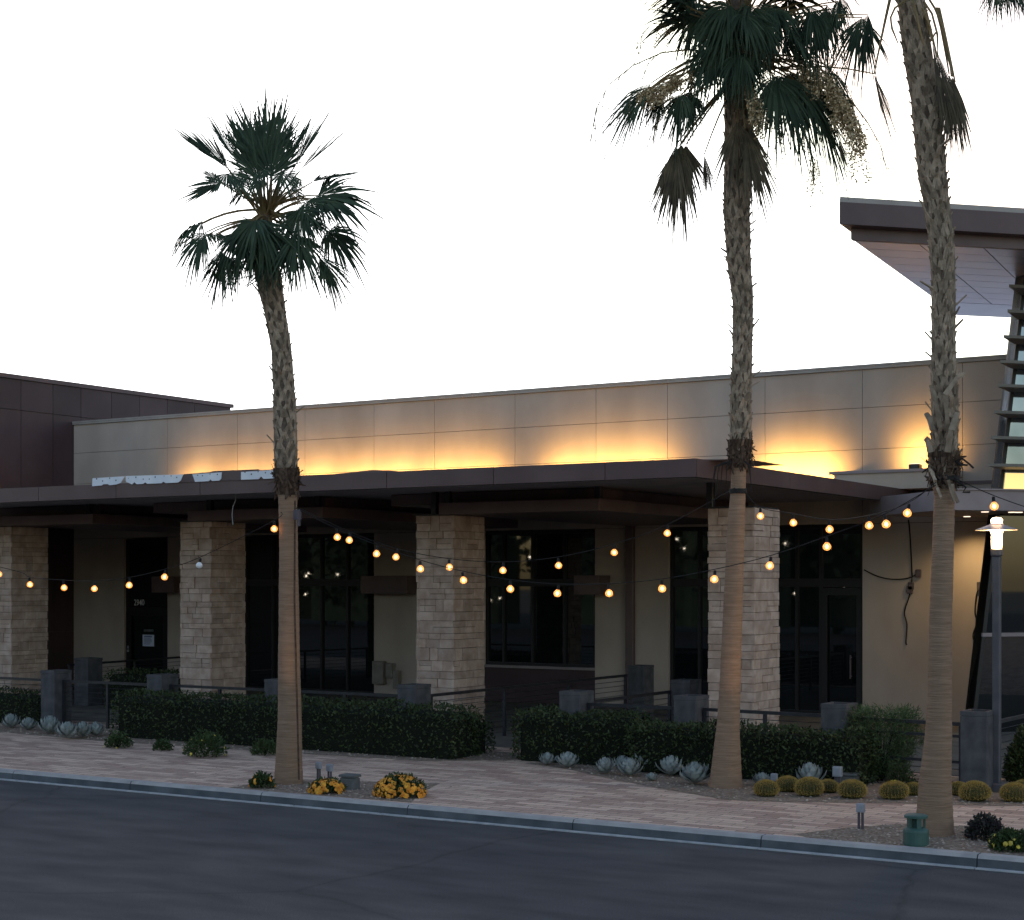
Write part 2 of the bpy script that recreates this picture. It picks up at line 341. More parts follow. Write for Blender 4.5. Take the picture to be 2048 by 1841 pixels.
# single entrance with number
door = window(248, 335, .16, (), bar=(2.2, 2.3), z1=4.2, name='entrance_door')
b = bmb(); x0, x1 = wx(248), wx(335)
for xx in (x0+.07, x1-.21): b.box((xx, YW+.04, .16), (xx+.14, YW+.078, 2.2))
b.box((x0+.21, YW+.04, .16), (x1-.21, YW+.078, .45)); b.box((x0+.21, YW+.04, 2.06), (x1-.21, YW+.078, 2.2)); b.build('door_leaf', 'frame', door)
def at_wall(px, py, y=YW): return atY(px, py, y)
p0, p1 = at_wall(280, 1293), at_wall(302.5, 1270.5)
b = bmb(); b.box((p0.x, YW+.105, p0.z), (p1.x, YW+.115, p1.z)); nt_ = b.build('notice', 'paper', door)
b = bmb()
for k in range(8):
    z = p1.z-.035-k*.032; b.box((p0.x+.05, YW+.1035, z-.006 if k else z-.018), (p1.x-rnd(.05, .18), YW+.1045, z+.006))
b.build('lettering', 'ink', nt_)
b = bmb(); q0, q1 = at_wall(282, 1264), at_wall(301, 1259.5); b.box((q0.x, YW+.108, q0.z), (q1.x, YW+.115, q1.z)); b.build('small_sticker', 'boxdark', door)
b = bmb(); q = at_wall(255, 1301); b.lathe([(.02, 0), (.035, .02), (.035, .05), (.02, .07)], (q.x, YW+.02, q.z-.05), 10); b.bar((q.x, YW+.02, q.z+.05), (q.x, YW+.02, q.z+.13), .03, .03); b.build('door_handle', 'box', door)
q = at_wall(262.5, 1211)
fc = bpy.data.curves.new('house_number', 'FONT'); fc.body = '2940'; fc.size = .235; fc.extrude = .002; fc.space_character = 1.0
fo = bpy.data.objects.new('house_number', fc); col.objects.link(fo); fo.parent = door; fo.location = Vector((q.x, YW+.1, q.z))-BL; fo.rotation_euler = (R(90), 0, 0); fo.scale = (.86, 1, 1); fc.materials.append(MT['number'])
bpy.context.view_layer.update(); me_ = bpy.data.meshes.new_from_object(fo.evaluated_get(bpy.context.evaluated_depsgraph_get())); bpy.data.objects.remove(fo)
fo = bpy.data.objects.new('house_number', me_); col.objects.link(fo); fo.parent = door; fo.location = Vector((q.x, YW+.1, q.z))-BL; fo.rotation_euler = (R(90), 0, 0); fo.scale = (.86, 1, 1)
# dark metal shades above the openings, electrical box, downspout
for nm, pa, pb in (('shade', 748, 836), ('shade', 1172, 1217), ('shade', 332, 372)):
    x0, x1 = wx(pa), wx(pb); b = bmb(); b.cham((x0-.02, YW-.55, 2.72), (x1+.05, YW-.004, 3.16), .012); b.build('metal_shade', 'slab', bld)
x0, x1 = wx(1256), wx(1271); b = bmb(); b.cham((x0, YW-.14, .14), (x1, YW-.004, 4.6), .012); b.build('downspout', 'slab', bld)
x0 = wx(752); 
for dx, w, z0, z1 in ((0, .34, .45, 1.02), (.42, .2, .62, .98), (.64, .16, .35, .8)):
    b = bmb(); b.cham((x0+dx, YW-.18, z0), (x0+dx+w, YW-.004, z1), .012); b.build('electrical_box', 'boxtan', bld)

# stone columns
def stone_column(xr):
    x0, x1, y0, y1, z0, z1 = xr-.82, xr, YF, YF+1.05, .13, 4.27
    b = bmb(); b.box((x0+.03, y0+.03, z0), (x1-.03, y1-.03, z1-.003), 1)
    z = z0; course = 0
    while z < z1-.03:
        h = min(random.choice((.11, .14, .17, .2, .24)), z1-z)
        if z1-z-h < .06: h = z1-z
        for face in range(4):
            L = x1-x0 if face % 2 == 0 else y1-y0
            cuts = [0]; 
            while cuts[-1] < L-.18: cuts.append(min(L, cuts[-1]+rnd(.16, .46)))
            if cuts[-1] < L: cuts[-1] = L
            ex = [.03 if course % 2 == face % 2 else -.0, .03 if course % 2 == face % 2 else -.0]
            for i in range(len(cuts)-1):
                a, c = cuts[i]+.004, cuts[i+1]-.004
                if i == 0: a = -ex[0]+.002
                if i == len(cuts)-2: c = L+ex[1]-.002
                sub = [(z, h)]
                if h > .19 and random.random() < .4: sub = [(z, h*.5), (z+h*.5, h*.5)]
                for zz, hh in sub:
                    pr = rnd(0, .032); t = .034
                    lo, hi = zz+.004, zz+hh-.004
                    if face == 0: b.cham((x0+a, y0-pr, lo), (x0+c, y0+t, hi), .007)
                    elif face == 2: b.cham((x0+a, y1-t, lo), (x0+c, y1+pr, hi), .007)
                    elif face == 1: b.cham((x1-t, y0+a, lo), (x1+pr, y0+c, hi), .007)
                    else: b.cham((x0-pr, y0+a, lo), (x0+t, y0+c, hi), .007)
        z += h; course += 1
    b.build('stone_column', ['stone', 'stonecore'], bld)
CXS = [-.4329*YF, -.6688*YF, -.9032*YF, -1.1352*YF]
for xr in CXS: stone_column(xr)

# canopy: deck, fascia panels, ribbed soffit, posts, roof slabs over the columns
YC, XC, ZB, ZT = 23.0, -10.91, 4.62, 4.90
b = bmb(); b.box((XL, YC+.03, ZT-.10), (XC-.03, YW-.02, ZT-.01)); can = b.build('canopy', 'slab', bld)
fx = [XL]+[atY(p, 970, YC).x for p in (77, 232, 400, 580, 773, 987, 1210)]+[XC]
for i in range(len(fx)-1):
    b = bmb(); b.box((fx[i]+.006, YC, ZB), (fx[i+1]-.006, YC+.03, ZT)); b.build('fascia', 'fascia', can)
fy = [YC+.031, atX(1580, 960, XC).y, atX(1785, 960, XC).y, YW-.02]
for i in range(3):
    b = bmb(); b.box((XC-.03, fy[i]+.004, ZB), (XC, fy[i+1]-.004, ZT)); b.build('fascia', 'fascia', can)
b = bmb(); b.box((XC+.002, YW-.28, ZB+.01), (XC+3.4, YW-.02, ZT-.02)); b.build('fascia', 'fascia', can)
b = bmb(); y = YC+.2
b.box((XL, YC+.031, ZT-.13), (XC-.031, YW-.03, ZT-.101))
while y < YW-.3: b.box((XL, y, ZT-.185), (XC-.04, y+.10, ZT-.131)); y += .32
b.build('soffit', 'soffit', can)
b = bmb()
b.box((XL, YC+.032, ZB), (XC-.032, YC+.14, ZB+.03)); b.box((XC-.14, YC+.14, ZB), (XC-.032, YW-.05, ZB+.03)); b.build('drip_edge', 'steel', can)
bays = [(CXS[3]-.3, -26.56), (CXS[2]-.42, -20.25), (CXS[1]-.17, -14.05)]
for xl, xr in bays:
    b = bmb(); b.cham((xl, YF-.25, 4.275), (xr, YW-.6, 4.49), .01); b.build('roof_slab', 'slab', can)
    b = bmb(); b.cham((xl-1.5, YF+.3, 4.494), (xr-.35, YW-.6, 4.71), .01); b.build('upper_beam', 'slab', can)
for px in (178, 420, 635, 869.5, 896, 1197, 1421):
    p = atY(px, 980, YF+.05); b = bmb(); b.cham((p.x-.06, YF, 4.28), (p.x+.06, YF+.12, 4.715), .008); b.build('post', 'steel', can)
for xr in CXS:
    b = bmb(); b.box((xr-.9, YF-.04, 4.272), (xr+.02, YF+1.0, 4.292)); b.build('cap_plate', 'steel', can)
# low upstands and lamps on the canopy roof
for px in (735, 888, 1154, 1338):
    p = atY(px, 940, YC+.5); b = bmb()
    b.prism([(p.x-1.5, p.y, 4.9), (p.x+1.3, p.y, 4.9), (p.x+.1, p.y, 4.985 if px == 735 else 4.935)], (0, 1.6, 0)); b.build('roof_cricket', 'slab', can)
b = bmb(); b.box((XL, YW-.03, 5.0), (XR-14, YW-.003, 5.07)); b.build('flashing', 'slab', bld)
# sign remains on the canopy edge: brown backing with white patches left by cut letters
YS = YC-.02
def sp(px, py, y=YS): return atY(px, py, y)
bk = [sp(253, 958), sp(258, 968.5), sp(560, 958), sp(560, 939), sp(520, 940.8), sp(516, 939), sp(425, 942.8), sp(420, 944.6)]
b = bmb(); b.prism(bk, (0, .03, 0)); sign = b.build('sign_board', 'fascia', can)
patches = [[(185, 957), (249, 953), (241, 966.5), (232, 969.5), (219, 971), (215, 968.5), (206, 969), (203, 971.5), (184, 973)],
           [(251, 952.5), (366.5, 949.2), (361, 962), (356, 965.5), (331, 966.7), (326.5, 963.7), (323, 967), (294, 968), (290, 965), (286, 968.3), (273, 968.8), (269, 965), (264, 969.3), (252, 964)],
           [(384.5, 949), (443.3, 945), (442, 958), (438, 961.7), (424, 962.5), (420.5, 959), (417, 963), (390, 964.2)],
           [(482, 944.6), (552, 940.2), (552, 957), (527, 958.3), (522, 953), (517, 958.8), (482, 960)]]
for P in patches:
    b = bmb(); b.prism([sp(x, y, YS-.012) for x, y in P], (0, .012, 0)); o = b.build('white_patch', 'white', sign)
    b = bmb(); xs = [p[0] for p in P]; 
    for k in range(max(2, int((max(xs)-min(xs))/14))):
        px = min(xs)+8+k*13.5+rnd(-3, 3); py = 958.5-(px-250)*.045+rnd(-3, 4); c = sp(px, py, YS-.0125)
        r_ = rnd(.008, .017)
        b = bmb()
        if px < max(xs)-7: b.prism([c+Vector((r_*math.cos(t*1.047), 0, r_*math.sin(t*1.047))) for t in range(6)], (0, -.003, 0)); b.build('bolt_hole', 'joint', o)
# wall-washing lamps on the canopy roof
WASH = []
for px in (400, 480, 560, 640, 720, 800, 885, 970, 1130, 1215, 1300, 1560, 1635, 1852):
    x = wx(px, 930); b = bmb(); zl = 4.905+(.4 if px > 1800 else 0); b.cham((x-.11, YW-.80, zl), (x+.11, YW-.58, zl+.1), .015); f = b.build('uplight', 'steel', bld)
    b = bmb(); b.box((x-.09, YW-.78, zl+.102), (x+.09, YW-.60, zl+.107)); b.build('lens', 'downlight', f); WASH.append((px, x))
    l = bpy.data.lights.new('uplight_lamp', 'SPOT'); l.energy = 92 if px < 1500 else 92 if px < 1800 else 78; l.color = (1.0, .56, .135); l.spot_size = R(136 if px < 1500 else 126); l.spot_blend = 1.0; l.shadow_soft_size = .06
    lo = bpy.data.objects.new('uplight_lamp', l); col.objects.link(lo); lo.location = Vector((x, YW-.7, 5.06+(.37 if px > 1800 else 0))); lo.rotation_euler = (R(180-(72 if px < 1500 else 76)), 0, 0)
# white flashing ledge at the right end of the canopy
p0, p1 = wx(1690, 950), wx(1880, 950); b = bmb(); b.cham((p0, YW-.95, 5.24), (p1+.4, YW-.003, 5.30), .01); b.build('ledge', 'ledge', bld)
b = bmb(); b.box((p0+.1, YW-.9, 4.903), (p1+.4, YW-.003, 5.238)); b.build('ledge_wall', 'stucco', bld)

# brown wing on the left
WL = Vector((-42, 32, .0))
wing = thing('brown_building', 'taller dark brown panel clad building at the far left', 'building', WL)
b = MB(WL); b.box((-52, 24.6, 0), (XL-.06, 40.3, 8.6), 1)
ys = [24.6, 27.2]+[atX(p, 800, XL).y for p in (42, 106, 162, 223, 279, 335, 389)]+[40.3]
for i in range(len(ys)-1):
    for z0, z1 in ((0.0, 1.6), (1.6, 4.7), (4.7, 7.75), (7.75, 8.6)): b.box((XL-.06, ys[i]+.008, z0+.008), (XL, ys[i+1]-.008, z1-.008), 0)
for i in range(6):
    for z0, z1 in ((0, 4.7), (4.7, 8.6)): b.box((XL-.06-(i+1)*2.6+.008, 24.54, z0+.008), (XL-.06-i*2.6-.008, 24.6, z1-.008), 0)
b.build('wall', ['brownwall', 'joint'], wing)
b = MB(WL); b.box((-52.1, 24.45, 8.602), (XL+.05, 40.4, 8.72)); b.build('coping', 'fascia', wing)

# glazed tower with wide roof on the right
T0 = atD(1980, 1165, 31.5); DT = (FWD*.247+RGT*.969).normalized(); NT = (FWD*.969-RGT*.247).normalized()
TL = Vector((T0.x, T0.y, 0))
tow = thing('glass_tower', 'blue glazed tower with slanted edge, metal fins and a wide overhanging roof', 'tower', TL)
def tp(px, py, off=0): return onplane(px, py, T0-NT*off, NT)
lo_, hi_ = tp(1945, 1420), tp(2040, 600)
def edge(z): t = (z-lo_.z)/(hi_.z-lo_.z); return lo_+(hi_-lo_)*t
def tq(z0, z1, off, thick, mat, name, x0=0, x1=7.5, parent=tow):
    b = MB(TL); a, c = edge(z0)+DT*x0, edge(z1)+DT*x0; e0, e1 = edge(z0)*1, edge(z1)*1
    b.prism([a-NT*off, edge(z0)+DT*x1-NT*off, Vector((edge(z0)+DT*x1).to_tuple())*1-NT*off+UP*(z1-z0), c-NT*off], NT*thick); return b.build(name, mat, parent)
tq(4.75, 9.0, 0, .2, 'blueglass', 'pane'); tq(.13, 4.3, 0, .2, 'glass', 'pane')
b = MB(TL)
for z0, z1 in ((.13, 4.3), (4.75, 9.0)):
    b.prism([edge(z0)-NT*.04, edge(z0)+DT*.08-NT*.04, edge(z1)+DT*.08-NT*.04, edge(z1)-NT*.04], NT*.3)
b.build('frame', 'frame', tow)
b = MB(TL); zz = 1.965; b.prism([edge(zz)-NT*.06, edge(zz)+DT*7-NT*.06, edge(zz)+DT*7-NT*.06+UP*.07, edge(zz)-NT*.06+UP*.07], NT*.05); b.build('mullion', 'ledge', tow)
for k in range(1, 5):
    b = MB(TL)
    for z0, z1 in ((.13, 4.3),): q = edge(z0)+DT*(k*1.5); b.prism([q-NT*.05, q+DT*.07-NT*.05, q+DT*.07-NT*.05+UP*(z1-z0), q-NT*.05+UP*(z1-z0)], NT*.04)
    b.build('mullion', 'frame', tow)
b = MB(TL); b.prism([edge(.13)+DT*1.6+NT*.25, edge(.13)+DT*7.4+NT*.25, edge(.13)+DT*7.4+NT*2.2, edge(.13)+DT*2.4+NT*1.6], UP*8.8); b.build('core_wall', 'brownwall', tow)
for px, py in ((2018, 575), (2015, 625), (2007, 676), (2000, 726), (1995, 774), (1988, 827), (1982, 878), (1976, 933)):
    F = tp(px, py, .75); B = edge(F.z); F2 = F+DT*7.5; B2 = B+DT*7.5
    b = MB(TL); b.prism([F, F2, B2-NT*.03, B-NT*.03-DT*.02], UP*.055); b.build('fin', 'fin', tow)
tq(4.78, 5.09, .02, .02, 'litpanel', 'lit_panel', .12)
b = MB(TL); L0 = tp(1889, 980, 1.1); L1 = tp(1889, 1020, 1.1); b.prism([L0, L1, L1+DT*9, L0+DT*9], NT*3.0); led = b.build('entry_ledge', 'ledge', tow)
b = MB(TL); b.prism([L0-NT*.04+UP*.002, L0+NT*.3+UP*.002, L0+NT*.3+DT*9+UP*.002, L0-NT*.04+DT*9+UP*.002], UP*.03); b.build('flashing', 'ledge', led)
for px in (1970, 2024, 2038):
    q = tp(px, 1027, .6); b = MB(TL); b.lathe([(.07, -.012), (.07, .0)], (q.x, q.y, L1.z-.002), 12); b.build('downlight', 'downlight', led)
q = atY(1934, 1030, YW-.75); l = bpy.data.lights.new('downlight_lamp', 'SPOT'); l.energy = 42; l.color = (1, .68, .30); l.spot_size = R(140); l.spot_blend = 1; l.shadow_soft_size = .06
lo = bpy.data.objects.new('downlight_lamp', l); col.objects.link(lo); lo.location = (q.x, q.y, L1.z-.05)
b = MB(TL); b.lathe([(.07, -.012), (.07, .0)], (q.x, q.y, L1.z-.002), 12); b.build('downlight', 'downlight', led)
# roof
A = atD(1679, 448, 28); zt = atD(1682, 393, 28).z; BK = atD(1905, 615, 36.4); BK.z = A.z; SD = (BK-A).normalized(); dep = (BK-A).length
RU = Vector((0, 0, zt-A.z)); W = 9.0
b = MB(TL); b.prism([A, A+DT*W, A+DT*W+SD*dep, A+SD*dep], RU*.8); roof = b.build('roof', 'fascia', tow)
b = MB(TL); b.prism([A+RU*.802-DT*.0+SD*.03, A+DT*W+RU*.802+SD*.03, A+DT*W+SD*dep+RU*.802, A+SD*dep+RU*.802], RU*.2); b.build('flashing', 'capmetal', roof)
S = A+SD*.32+DT*.12; dz = UP*-.2
b = MB(TL); b.prism([S+dz, S+DT*(W-.3)+dz, S+DT*(W-.3)+SD*.15+dz, S+SD*.15+dz], UP*.198); b.build('inner_band', 'slab', roof)
S2 = S+SD*.152; d2 = dep-.5
b = MB(TL)
rows = 9; f0 = .78
for r in range(rows):
    for c in range(7):
        a = S2+SD*(d2*f0*r/rows+.012)+DT*(c*1.25+.012); e = S2+SD*(d2*f0*(r+1)/rows-.012)+DT*(c*1.25+.012)
        w_ = DT*(1.25-.024)
        b.prism([a+dz*.95, a+w_+dz*.95, e+w_+dz*.95, e+dz*.95], UP*.03)
b.build('soffit', 'towerunder', roof)
b = MB(TL); a = S2+SD*(d2*f0+.01); e = S2+SD*d2; b.prism([a+dz*.97, a+DT*8.7+dz*.97, e+DT*8.7+dz*.97, e+dz*.97], UP*.1); b.build('eave', 'towerback', roof)
# ------------------------------------------------------------------ pillars and railings
def pillar(px, Y, label, w=.39, d=.47, h=1.11):
    p = atY(px, 1400, Y); L = (p.x, Y, .13)
    o = thing('concrete_pillar', label, 'pillar', L, 'grey concrete pillars of the patio railing')
    b = MB(); b.cham((0, 0, .003), (w, d, h-.06), .012); b.build('shaft', 'conc', o)
    b = MB(); t = .05; zz = h-.06
    b.box((0, 0, zz), (w, t, h)); b.box((0, d-t, zz), (w, d, h)); b.box((0, t, zz), (t, d-t, h)); b.box((w-t, t, zz), (w, d-t, h)); b.build('rim', 'conc', o)
    return p.x, p.x+w
PX = [pillar(81, 23.1, 'grey concrete pillar above the hedge at the far left of the photo'),
      pillar(293, 23.1, 'grey concrete pillar in front of the stone column nearest the numbered door'),
      pillar(528, 23.1, 'grey concrete pillar half hidden behind the short leaning palm trunk'),
      pillar(794, 23.1, 'grey concrete pillar in front of the middle stone column, by the path'),
      pillar(1118, 23.1, 'grey concrete pillar above the hedge end right of the path'),
      pillar(1347, 23.1, 'grey concrete pillar just left of the stone column behind the middle palm'),
      pillar(1641, 22.7, 'grey concrete pillar with a faint red mark, before the dark glass doors'),
      pillar(1920, 22.4, 'tall-standing grey concrete pillar fully in view beside the lamp post', w=.37)]
pillar(148, 27.3, 'dark concrete pillar deep in shade near the numbered door', w=.45)
pillar(1255, 31.0, 'dark concrete pillar against the tan wall at the end of the path')
pillar(1341, 26.8, 'dark shaded concrete pillar in front of the glass beside the stone column')
def railing(p, q, label, zs=(1.03,), cables=(.92, .82, .72, .62, .52, .42, .32, .22), posts=2, thick=.05):
    p, q = Vector((p[0], p[1], 0)), Vector((q[0], q[1], 0)); L = Vector((p.x, p.y, .13)); o = thing('railing', label, 'railing', L, 'dark metal cable railings round the patio')
    b = MB(L); b.bar(p+UP*zs[0], q+UP*zs[0], thick, thick); b.build('top_rail', 'steel', o)
    for z in zs[1:]: b = MB(L); b.bar(p+UP*z, q+UP*z, .035, .04); b.build('mid_rail', 'steel', o)
    for k in range(posts):
        c = p.lerp(q, (k+.02)/(posts-1+.04) if posts > 1 else .5); b = MB(L); b.bar(c+UP*.135, c+UP*(zs[0]-.026), .05, .05, up=Vector((1, 0, 0))); b.build('post', 'steel', o)
    for z in cables: b = MB(L); b.tube([p+UP*z, q+UP*z], .006, 5); b.build('cable', 'steel', o)
    return o
YR = 23.32
railing((-29.5, YR), (PX[0][0]-.02, YR), 'dark railing above the hedge left of the leftmost pillar')
railing((PX[0][1]+.02, YR), (PX[1][0]-.02, YR), 'dark cable railing with a tall post in the hedge gap at the left', posts=3)
railing((PX[1][1]+.02, YR), (PX[2][0]-.02, YR), 'dark railing in front of the stone column left of the leaning palm', posts=3)
railing((PX[2][1]+.02, YR), (PX[3][0]-.02, YR), 'dark railing over the hedge between leaning palm and middle stone column', posts=3)
railing((PX[4][1]+.02, YR), (PX[5][0]-.02, YR), 'short dark railing over the hedge right of the path', posts=2)
railing((PX[5][1]+.02, YR), (PX[6][0]-.02, YR-.2), 'dark railing passing behind the middle palm trunk', posts=3)
railing((PX[6][1]+.02, 22.95), (PX[7][0]-.06, 22.75), 'dark railing with a middle and a bottom rail behind the feathery shrub', zs=(1.03, .86, .50), cables=(.40, .31, .22), posts=2)
railing((-16.3, 23.62), (-16.3, 30.95), 'long dark railing running back along the left side of the path', posts=4)
railing((-13.2, 23.62), (-13.2, 26.75), 'dark railing running back along the right side of the path', posts=3)
railing((-29.6, 27.8), (-30.3, 32.9), 'dark railing in shade leading back to the numbered door', posts=3)
railing((-6.45, 22.9), (-6.2, 28.5), 'pale lit railing running back toward the glass tower', posts=3)

# ------------------------------------------------------------------ hedges and shrubs
def leaf_box(bm, a, c, n, size, bulge=.11, seed=0):
    a, c = Vector(a), Vector(c); d = c-a; ce = (a+c)/2
    areas = [d.x*d.z, d.x*d.z, d.x*d.y, d.y*d.z, d.y*d.z]; tot = sum(areas)
    for _ in range(n):
        t = rnd(0, tot); k = 0
        while t > areas[k]: t -= areas[k]; k += 1
        u, v = random.random(), random.random()
        if k < 2: p = Vector((a.x+u*d.x, a.y if k == 0 else c.y, a.z+v*d.z)); n_ = Vector((0, -1 if k == 0 else 1, 0))
        elif k == 2: p = Vector((a.x+u*d.x, a.y+v*d.y, c.z)); n_ = UP.copy()
        else: p = Vector((a.x if k == 3 else c.x, a.y+u*d.y, a.z+v*d.z)); n_ = Vector((-1 if k == 3 else 1, 0, 0))
        f = noise.noise(p*1.9+Vector((seed, 0, 0)))*1.0+noise.noise(p*5.3)*.5
        # round the upper edges
        e = max(0, (p.z-(c.z-.16))/.16); inx = max(0, 1-min(p.x-a.x, c.x-p.x)/.2); iny = max(0, 1-min(p.y-a.y, c.y-p.y)/.2)
        off = f*bulge-.10*e*max(inx, iny)-.07*inx*iny; p = p+n_*off+(UP*-.08*max(inx, iny)**2 if k == 2 else Vector())-n_*rnd(0, .06)
        dd = (n_*.7+rdir()+UP*.25).normalized(); bm.leaf(p, dd, rdir(), size*rnd(.7, 1.5), size*rnd(.4, .7))
def hedge(a, c, label, n, size=.055, name='hedge'):
    L = ((a[0]+c[0])/2, (a[1]+c[1])/2, .13); o = thing(name, label, 'hedge', L, 'clipped hedges along the patio'); b = MB(L)
    leaf_box(b, a, c, n, size, seed=a[0]); b.build('foliage', 'hedge', o)
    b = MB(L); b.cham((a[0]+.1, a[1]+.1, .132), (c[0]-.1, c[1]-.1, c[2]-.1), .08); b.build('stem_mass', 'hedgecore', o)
def leaf_mound(bm, c, rx, ry, h, n, size, up=.4, thin=.5, flop=0):
    c = Vector(c)
    for _ in range(n):
        v = rdir(); v.z = abs(v.z); rr = rnd(.2, 1.0)**.5*(1+.22*noise.noise(v*2.3+c)); p = c+Vector((v.x*rx*rr, v.y*ry*rr, v.z*h*rr))
        d = (v+rdir()*.8+UP*up).normalized(); bm.leaf(p, d, rdir(), size*rnd(.6, 1.4), size*rnd(.3, .6)*thin*2)
hedge((-31.5, 23.05, .15), (-25.35, 23.75, .80), 'dark clipped hedge at the far left behind the silvery agaves', 5200)
hedge((-22.45, 22.05, .15), (-14.75, 22.95, .96), 'long dark clipped hedge passing behind the short leaning palm', 9500)
hedge((-15.5, 22.96, .15), (-14.85, 23.5, .78), 'small rounded hedge bush tucked behind the right end of the long hedge', 1100)
hedge((-14.0, 22.55, .15), (-11.75, 23.35, .95), 'rounded end block of clipped hedge just right of the path', 4200)
hedge((-11.68, 22.1, .15), (-7.95, 22.85, .90), 'clipped hedge running behind the middle palm to the feathery shrub', 7000)
hedge((-27.5, 26.8, .15), (-24.2, 27.7, 1.02), 'very dark clipped hedge in shade below the numbered door', 3200)
def mound(px, py, w, h, label, leafmat='shrub', flower=None, nf=0, n=420, size=.05, name='shrub', cat='shrub', group=None, z=.135, up=.4, thin=.5, fl=.035):
    p = atZ(px, py, z); D = (p-CAM).dot(FWD); W = w*D/FPX/2; H = h*D/FPX
    p = p+Vector((0, W*.7, 0)); o = thing(name, label, cat, p, group); b = MB(); leaf_mound(b, (0, 0, .01), W, W*.85, H, int(n*2.4), size*.85, up, thin*1.3); b.build('foliage', leafmat, o)
    b = MB(); 
    for k in range(7): v = rdir(); b.tube([(0, 0, -.01), (v.x*W*.3, v.y*W*.3, H*.3), (v.x*W*.6, v.y*W*.6, H*.6)], [.012, .008, .004], 5)
    b.build('stem', 'hedgecore', o)
    if flower:
        b = MB()
        for _ in range(nf):
            v = rdir(); v.z = abs(v.z)*.9; q = Vector((v.x*W*1.04, v.y*W*.9, v.z*H*1.03+.015)); 
            nrm = (v+rdir()*.4).normalized(); t = nrm.orthogonal().normalized(); s_ = nrm.cross(t); r = fl*rnd(.6, 1.2)
            vs = [q+nrm*r*.35]+[q+(t*math.cos(a*1.047)+s_*math.sin(a*1.047))*r for a in range(6)]; b.add(vs, [(0, k+1, (k+1) % 6+1) for k in range(6)])
        b.build('blossom', flower, o)
    return o
LG = 'low shrubs in the gravel strip before the long hedge'
mound(222, 1497, 58, 28, 'low green shrub with a yellow top next to the left agaves', flower='yellow', nf=5, fl=.025, group=LG, n=420)
mound(315, 1502, 40, 20, 'smallest low dark shrub in the gravel before the long hedge', group=LG, n=260)
mound(387, 1516, 92, 50, 'largest low green shrub with yellow blossom before the long hedge', flower='yellow', nf=9, fl=.025, group=LG, n=900)
mound(516, 1512, 62, 28, 'low dark shrub just left of the short leaning palm', group=LG, n=420)
LB = 'flowering bushes at the kerb'
mound(512, 1577, 52, 27, 'small green bush with few orange blooms left of the leaning palm base', flower='orange', nf=14, group=LB, n=420)
mound(637, 1588, 76, 26, 'flat bush covered in orange blossoms beside the leaning palm base', flower='orange', nf=150, group=LB, n=420)
mound(777, 1596, 108, 42, 'largest bush of orange blossoms with green leaves by the kerb', flower='orange', nf=210, group=LB, n=850)
mound(1962, 1682, 82, 46, 'dark purple leaved bush right of the big palm base', 'purple', group=LB, n=800, size=.045)
mound(2015, 1705, 92, 38, 'green bush with yellow flowers at the lower right corner', flower='yellow', nf=22, fl=.026, group=LB, n=900, size=.045)
mound(2045, 1567, 92, 100, 'dense dark green bush right of the lamp post', 'hedge', n=2600, size=.06)
mound(1795, 1590, 62, 60, 'low dull green shrub between cacti and big palm trunk', 'hedge', n=500, size=.05)
mound(1748, 1562, 60, 40, 'small grey green plant under the feathery shrub', 'shrub', n=380, size=.05)
# feathery shrub
p = atZ(1752, 1566); p.y += .25; o = thing('feathery_shrub', 'tall wispy bright green shrub between hedge and big palm', 'shrub', p); b = MB()
for _ in range(2600):
    a = rnd(0, 6.283); h = rnd(.06, 1.0); rr = .16+.36*math.sin(min(1, h)*2.3); t = rnd(.15, 1.0)**.6*(1+.25*noise.noise(Vector((math.cos(a)*2, math.sin(a)*2, h*4))))
    base = Vector((math.cos(a)*rr*t, math.sin(a)*rr*t, h)); d = (Vector((math.cos(a), math.sin(a), .9))+rdir()*.5).normalized()
    for k in range(4):
        q = base+d*.035*k; dd = (d+rdir()*.9).normalized(); b.leaf(q, dd, rdir(), rnd(.05, .11), .012)
b.build('foliage', 'feather', o); b = MB()
for k in range(16):
    a = rnd(0, 6.283); r = rnd(.1, .34); b.tube([(0, 0, -.01), (math.cos(a)*r*.4, math.sin(a)*r*.4, .4), (math.cos(a)*r, math.sin(a)*r, rnd(.7, 1.0))], [.012, .008, .003], 5)
b.build('stem', 'hedgecore', o)

# ------------------------------------------------------------------ agaves and barrel cacti
def agave_proto(nm):
    b = MB(); n = 62
    for k in range(n):
        t = k/n; a = k*2.39996; el = R(22+62*t**.8)+rnd(-.06, .06); l = .27*(1-.35*t)*rnd(.9, 1.08); d = Vector((math.cos(a)*math.cos(el), math.sin(a)*math.cos(el), math.sin(el)))
        s_ = UP.cross(d).normalized(); n_ = d.cross(s_); st = Vector((0, 0, .03+.07*t)); vs = []; w = .115*(1-.3*t)
        prof = ((.0, .6, 0), (.3, .85, -.012), (.6, 1, -.012), (.85, .72, .012), (1, .05, .05))
        for (u, ww, cu) in prof:
            c = st+d*l*u+n_*cu*(-1 if False else 1); vs += [c-s_*w*ww/2+n_*.014*ww, c-n_*.006, c+s_*w*ww/2+n_*.014*ww]
        fs = []
        for i in range(4):
            for j in (0, 1): fs.append((i*3+j, i*3+j+1, i*3+j+4, i*3+j+3))
        b.add(vs, fs)
    return b
AG = 'silvery agave rosettes in the gravel beds'
proto = thing('agave', 'x', 'agave', (0, 0, 0), AG); agave_proto('a').build('leaves', 'agave', proto)
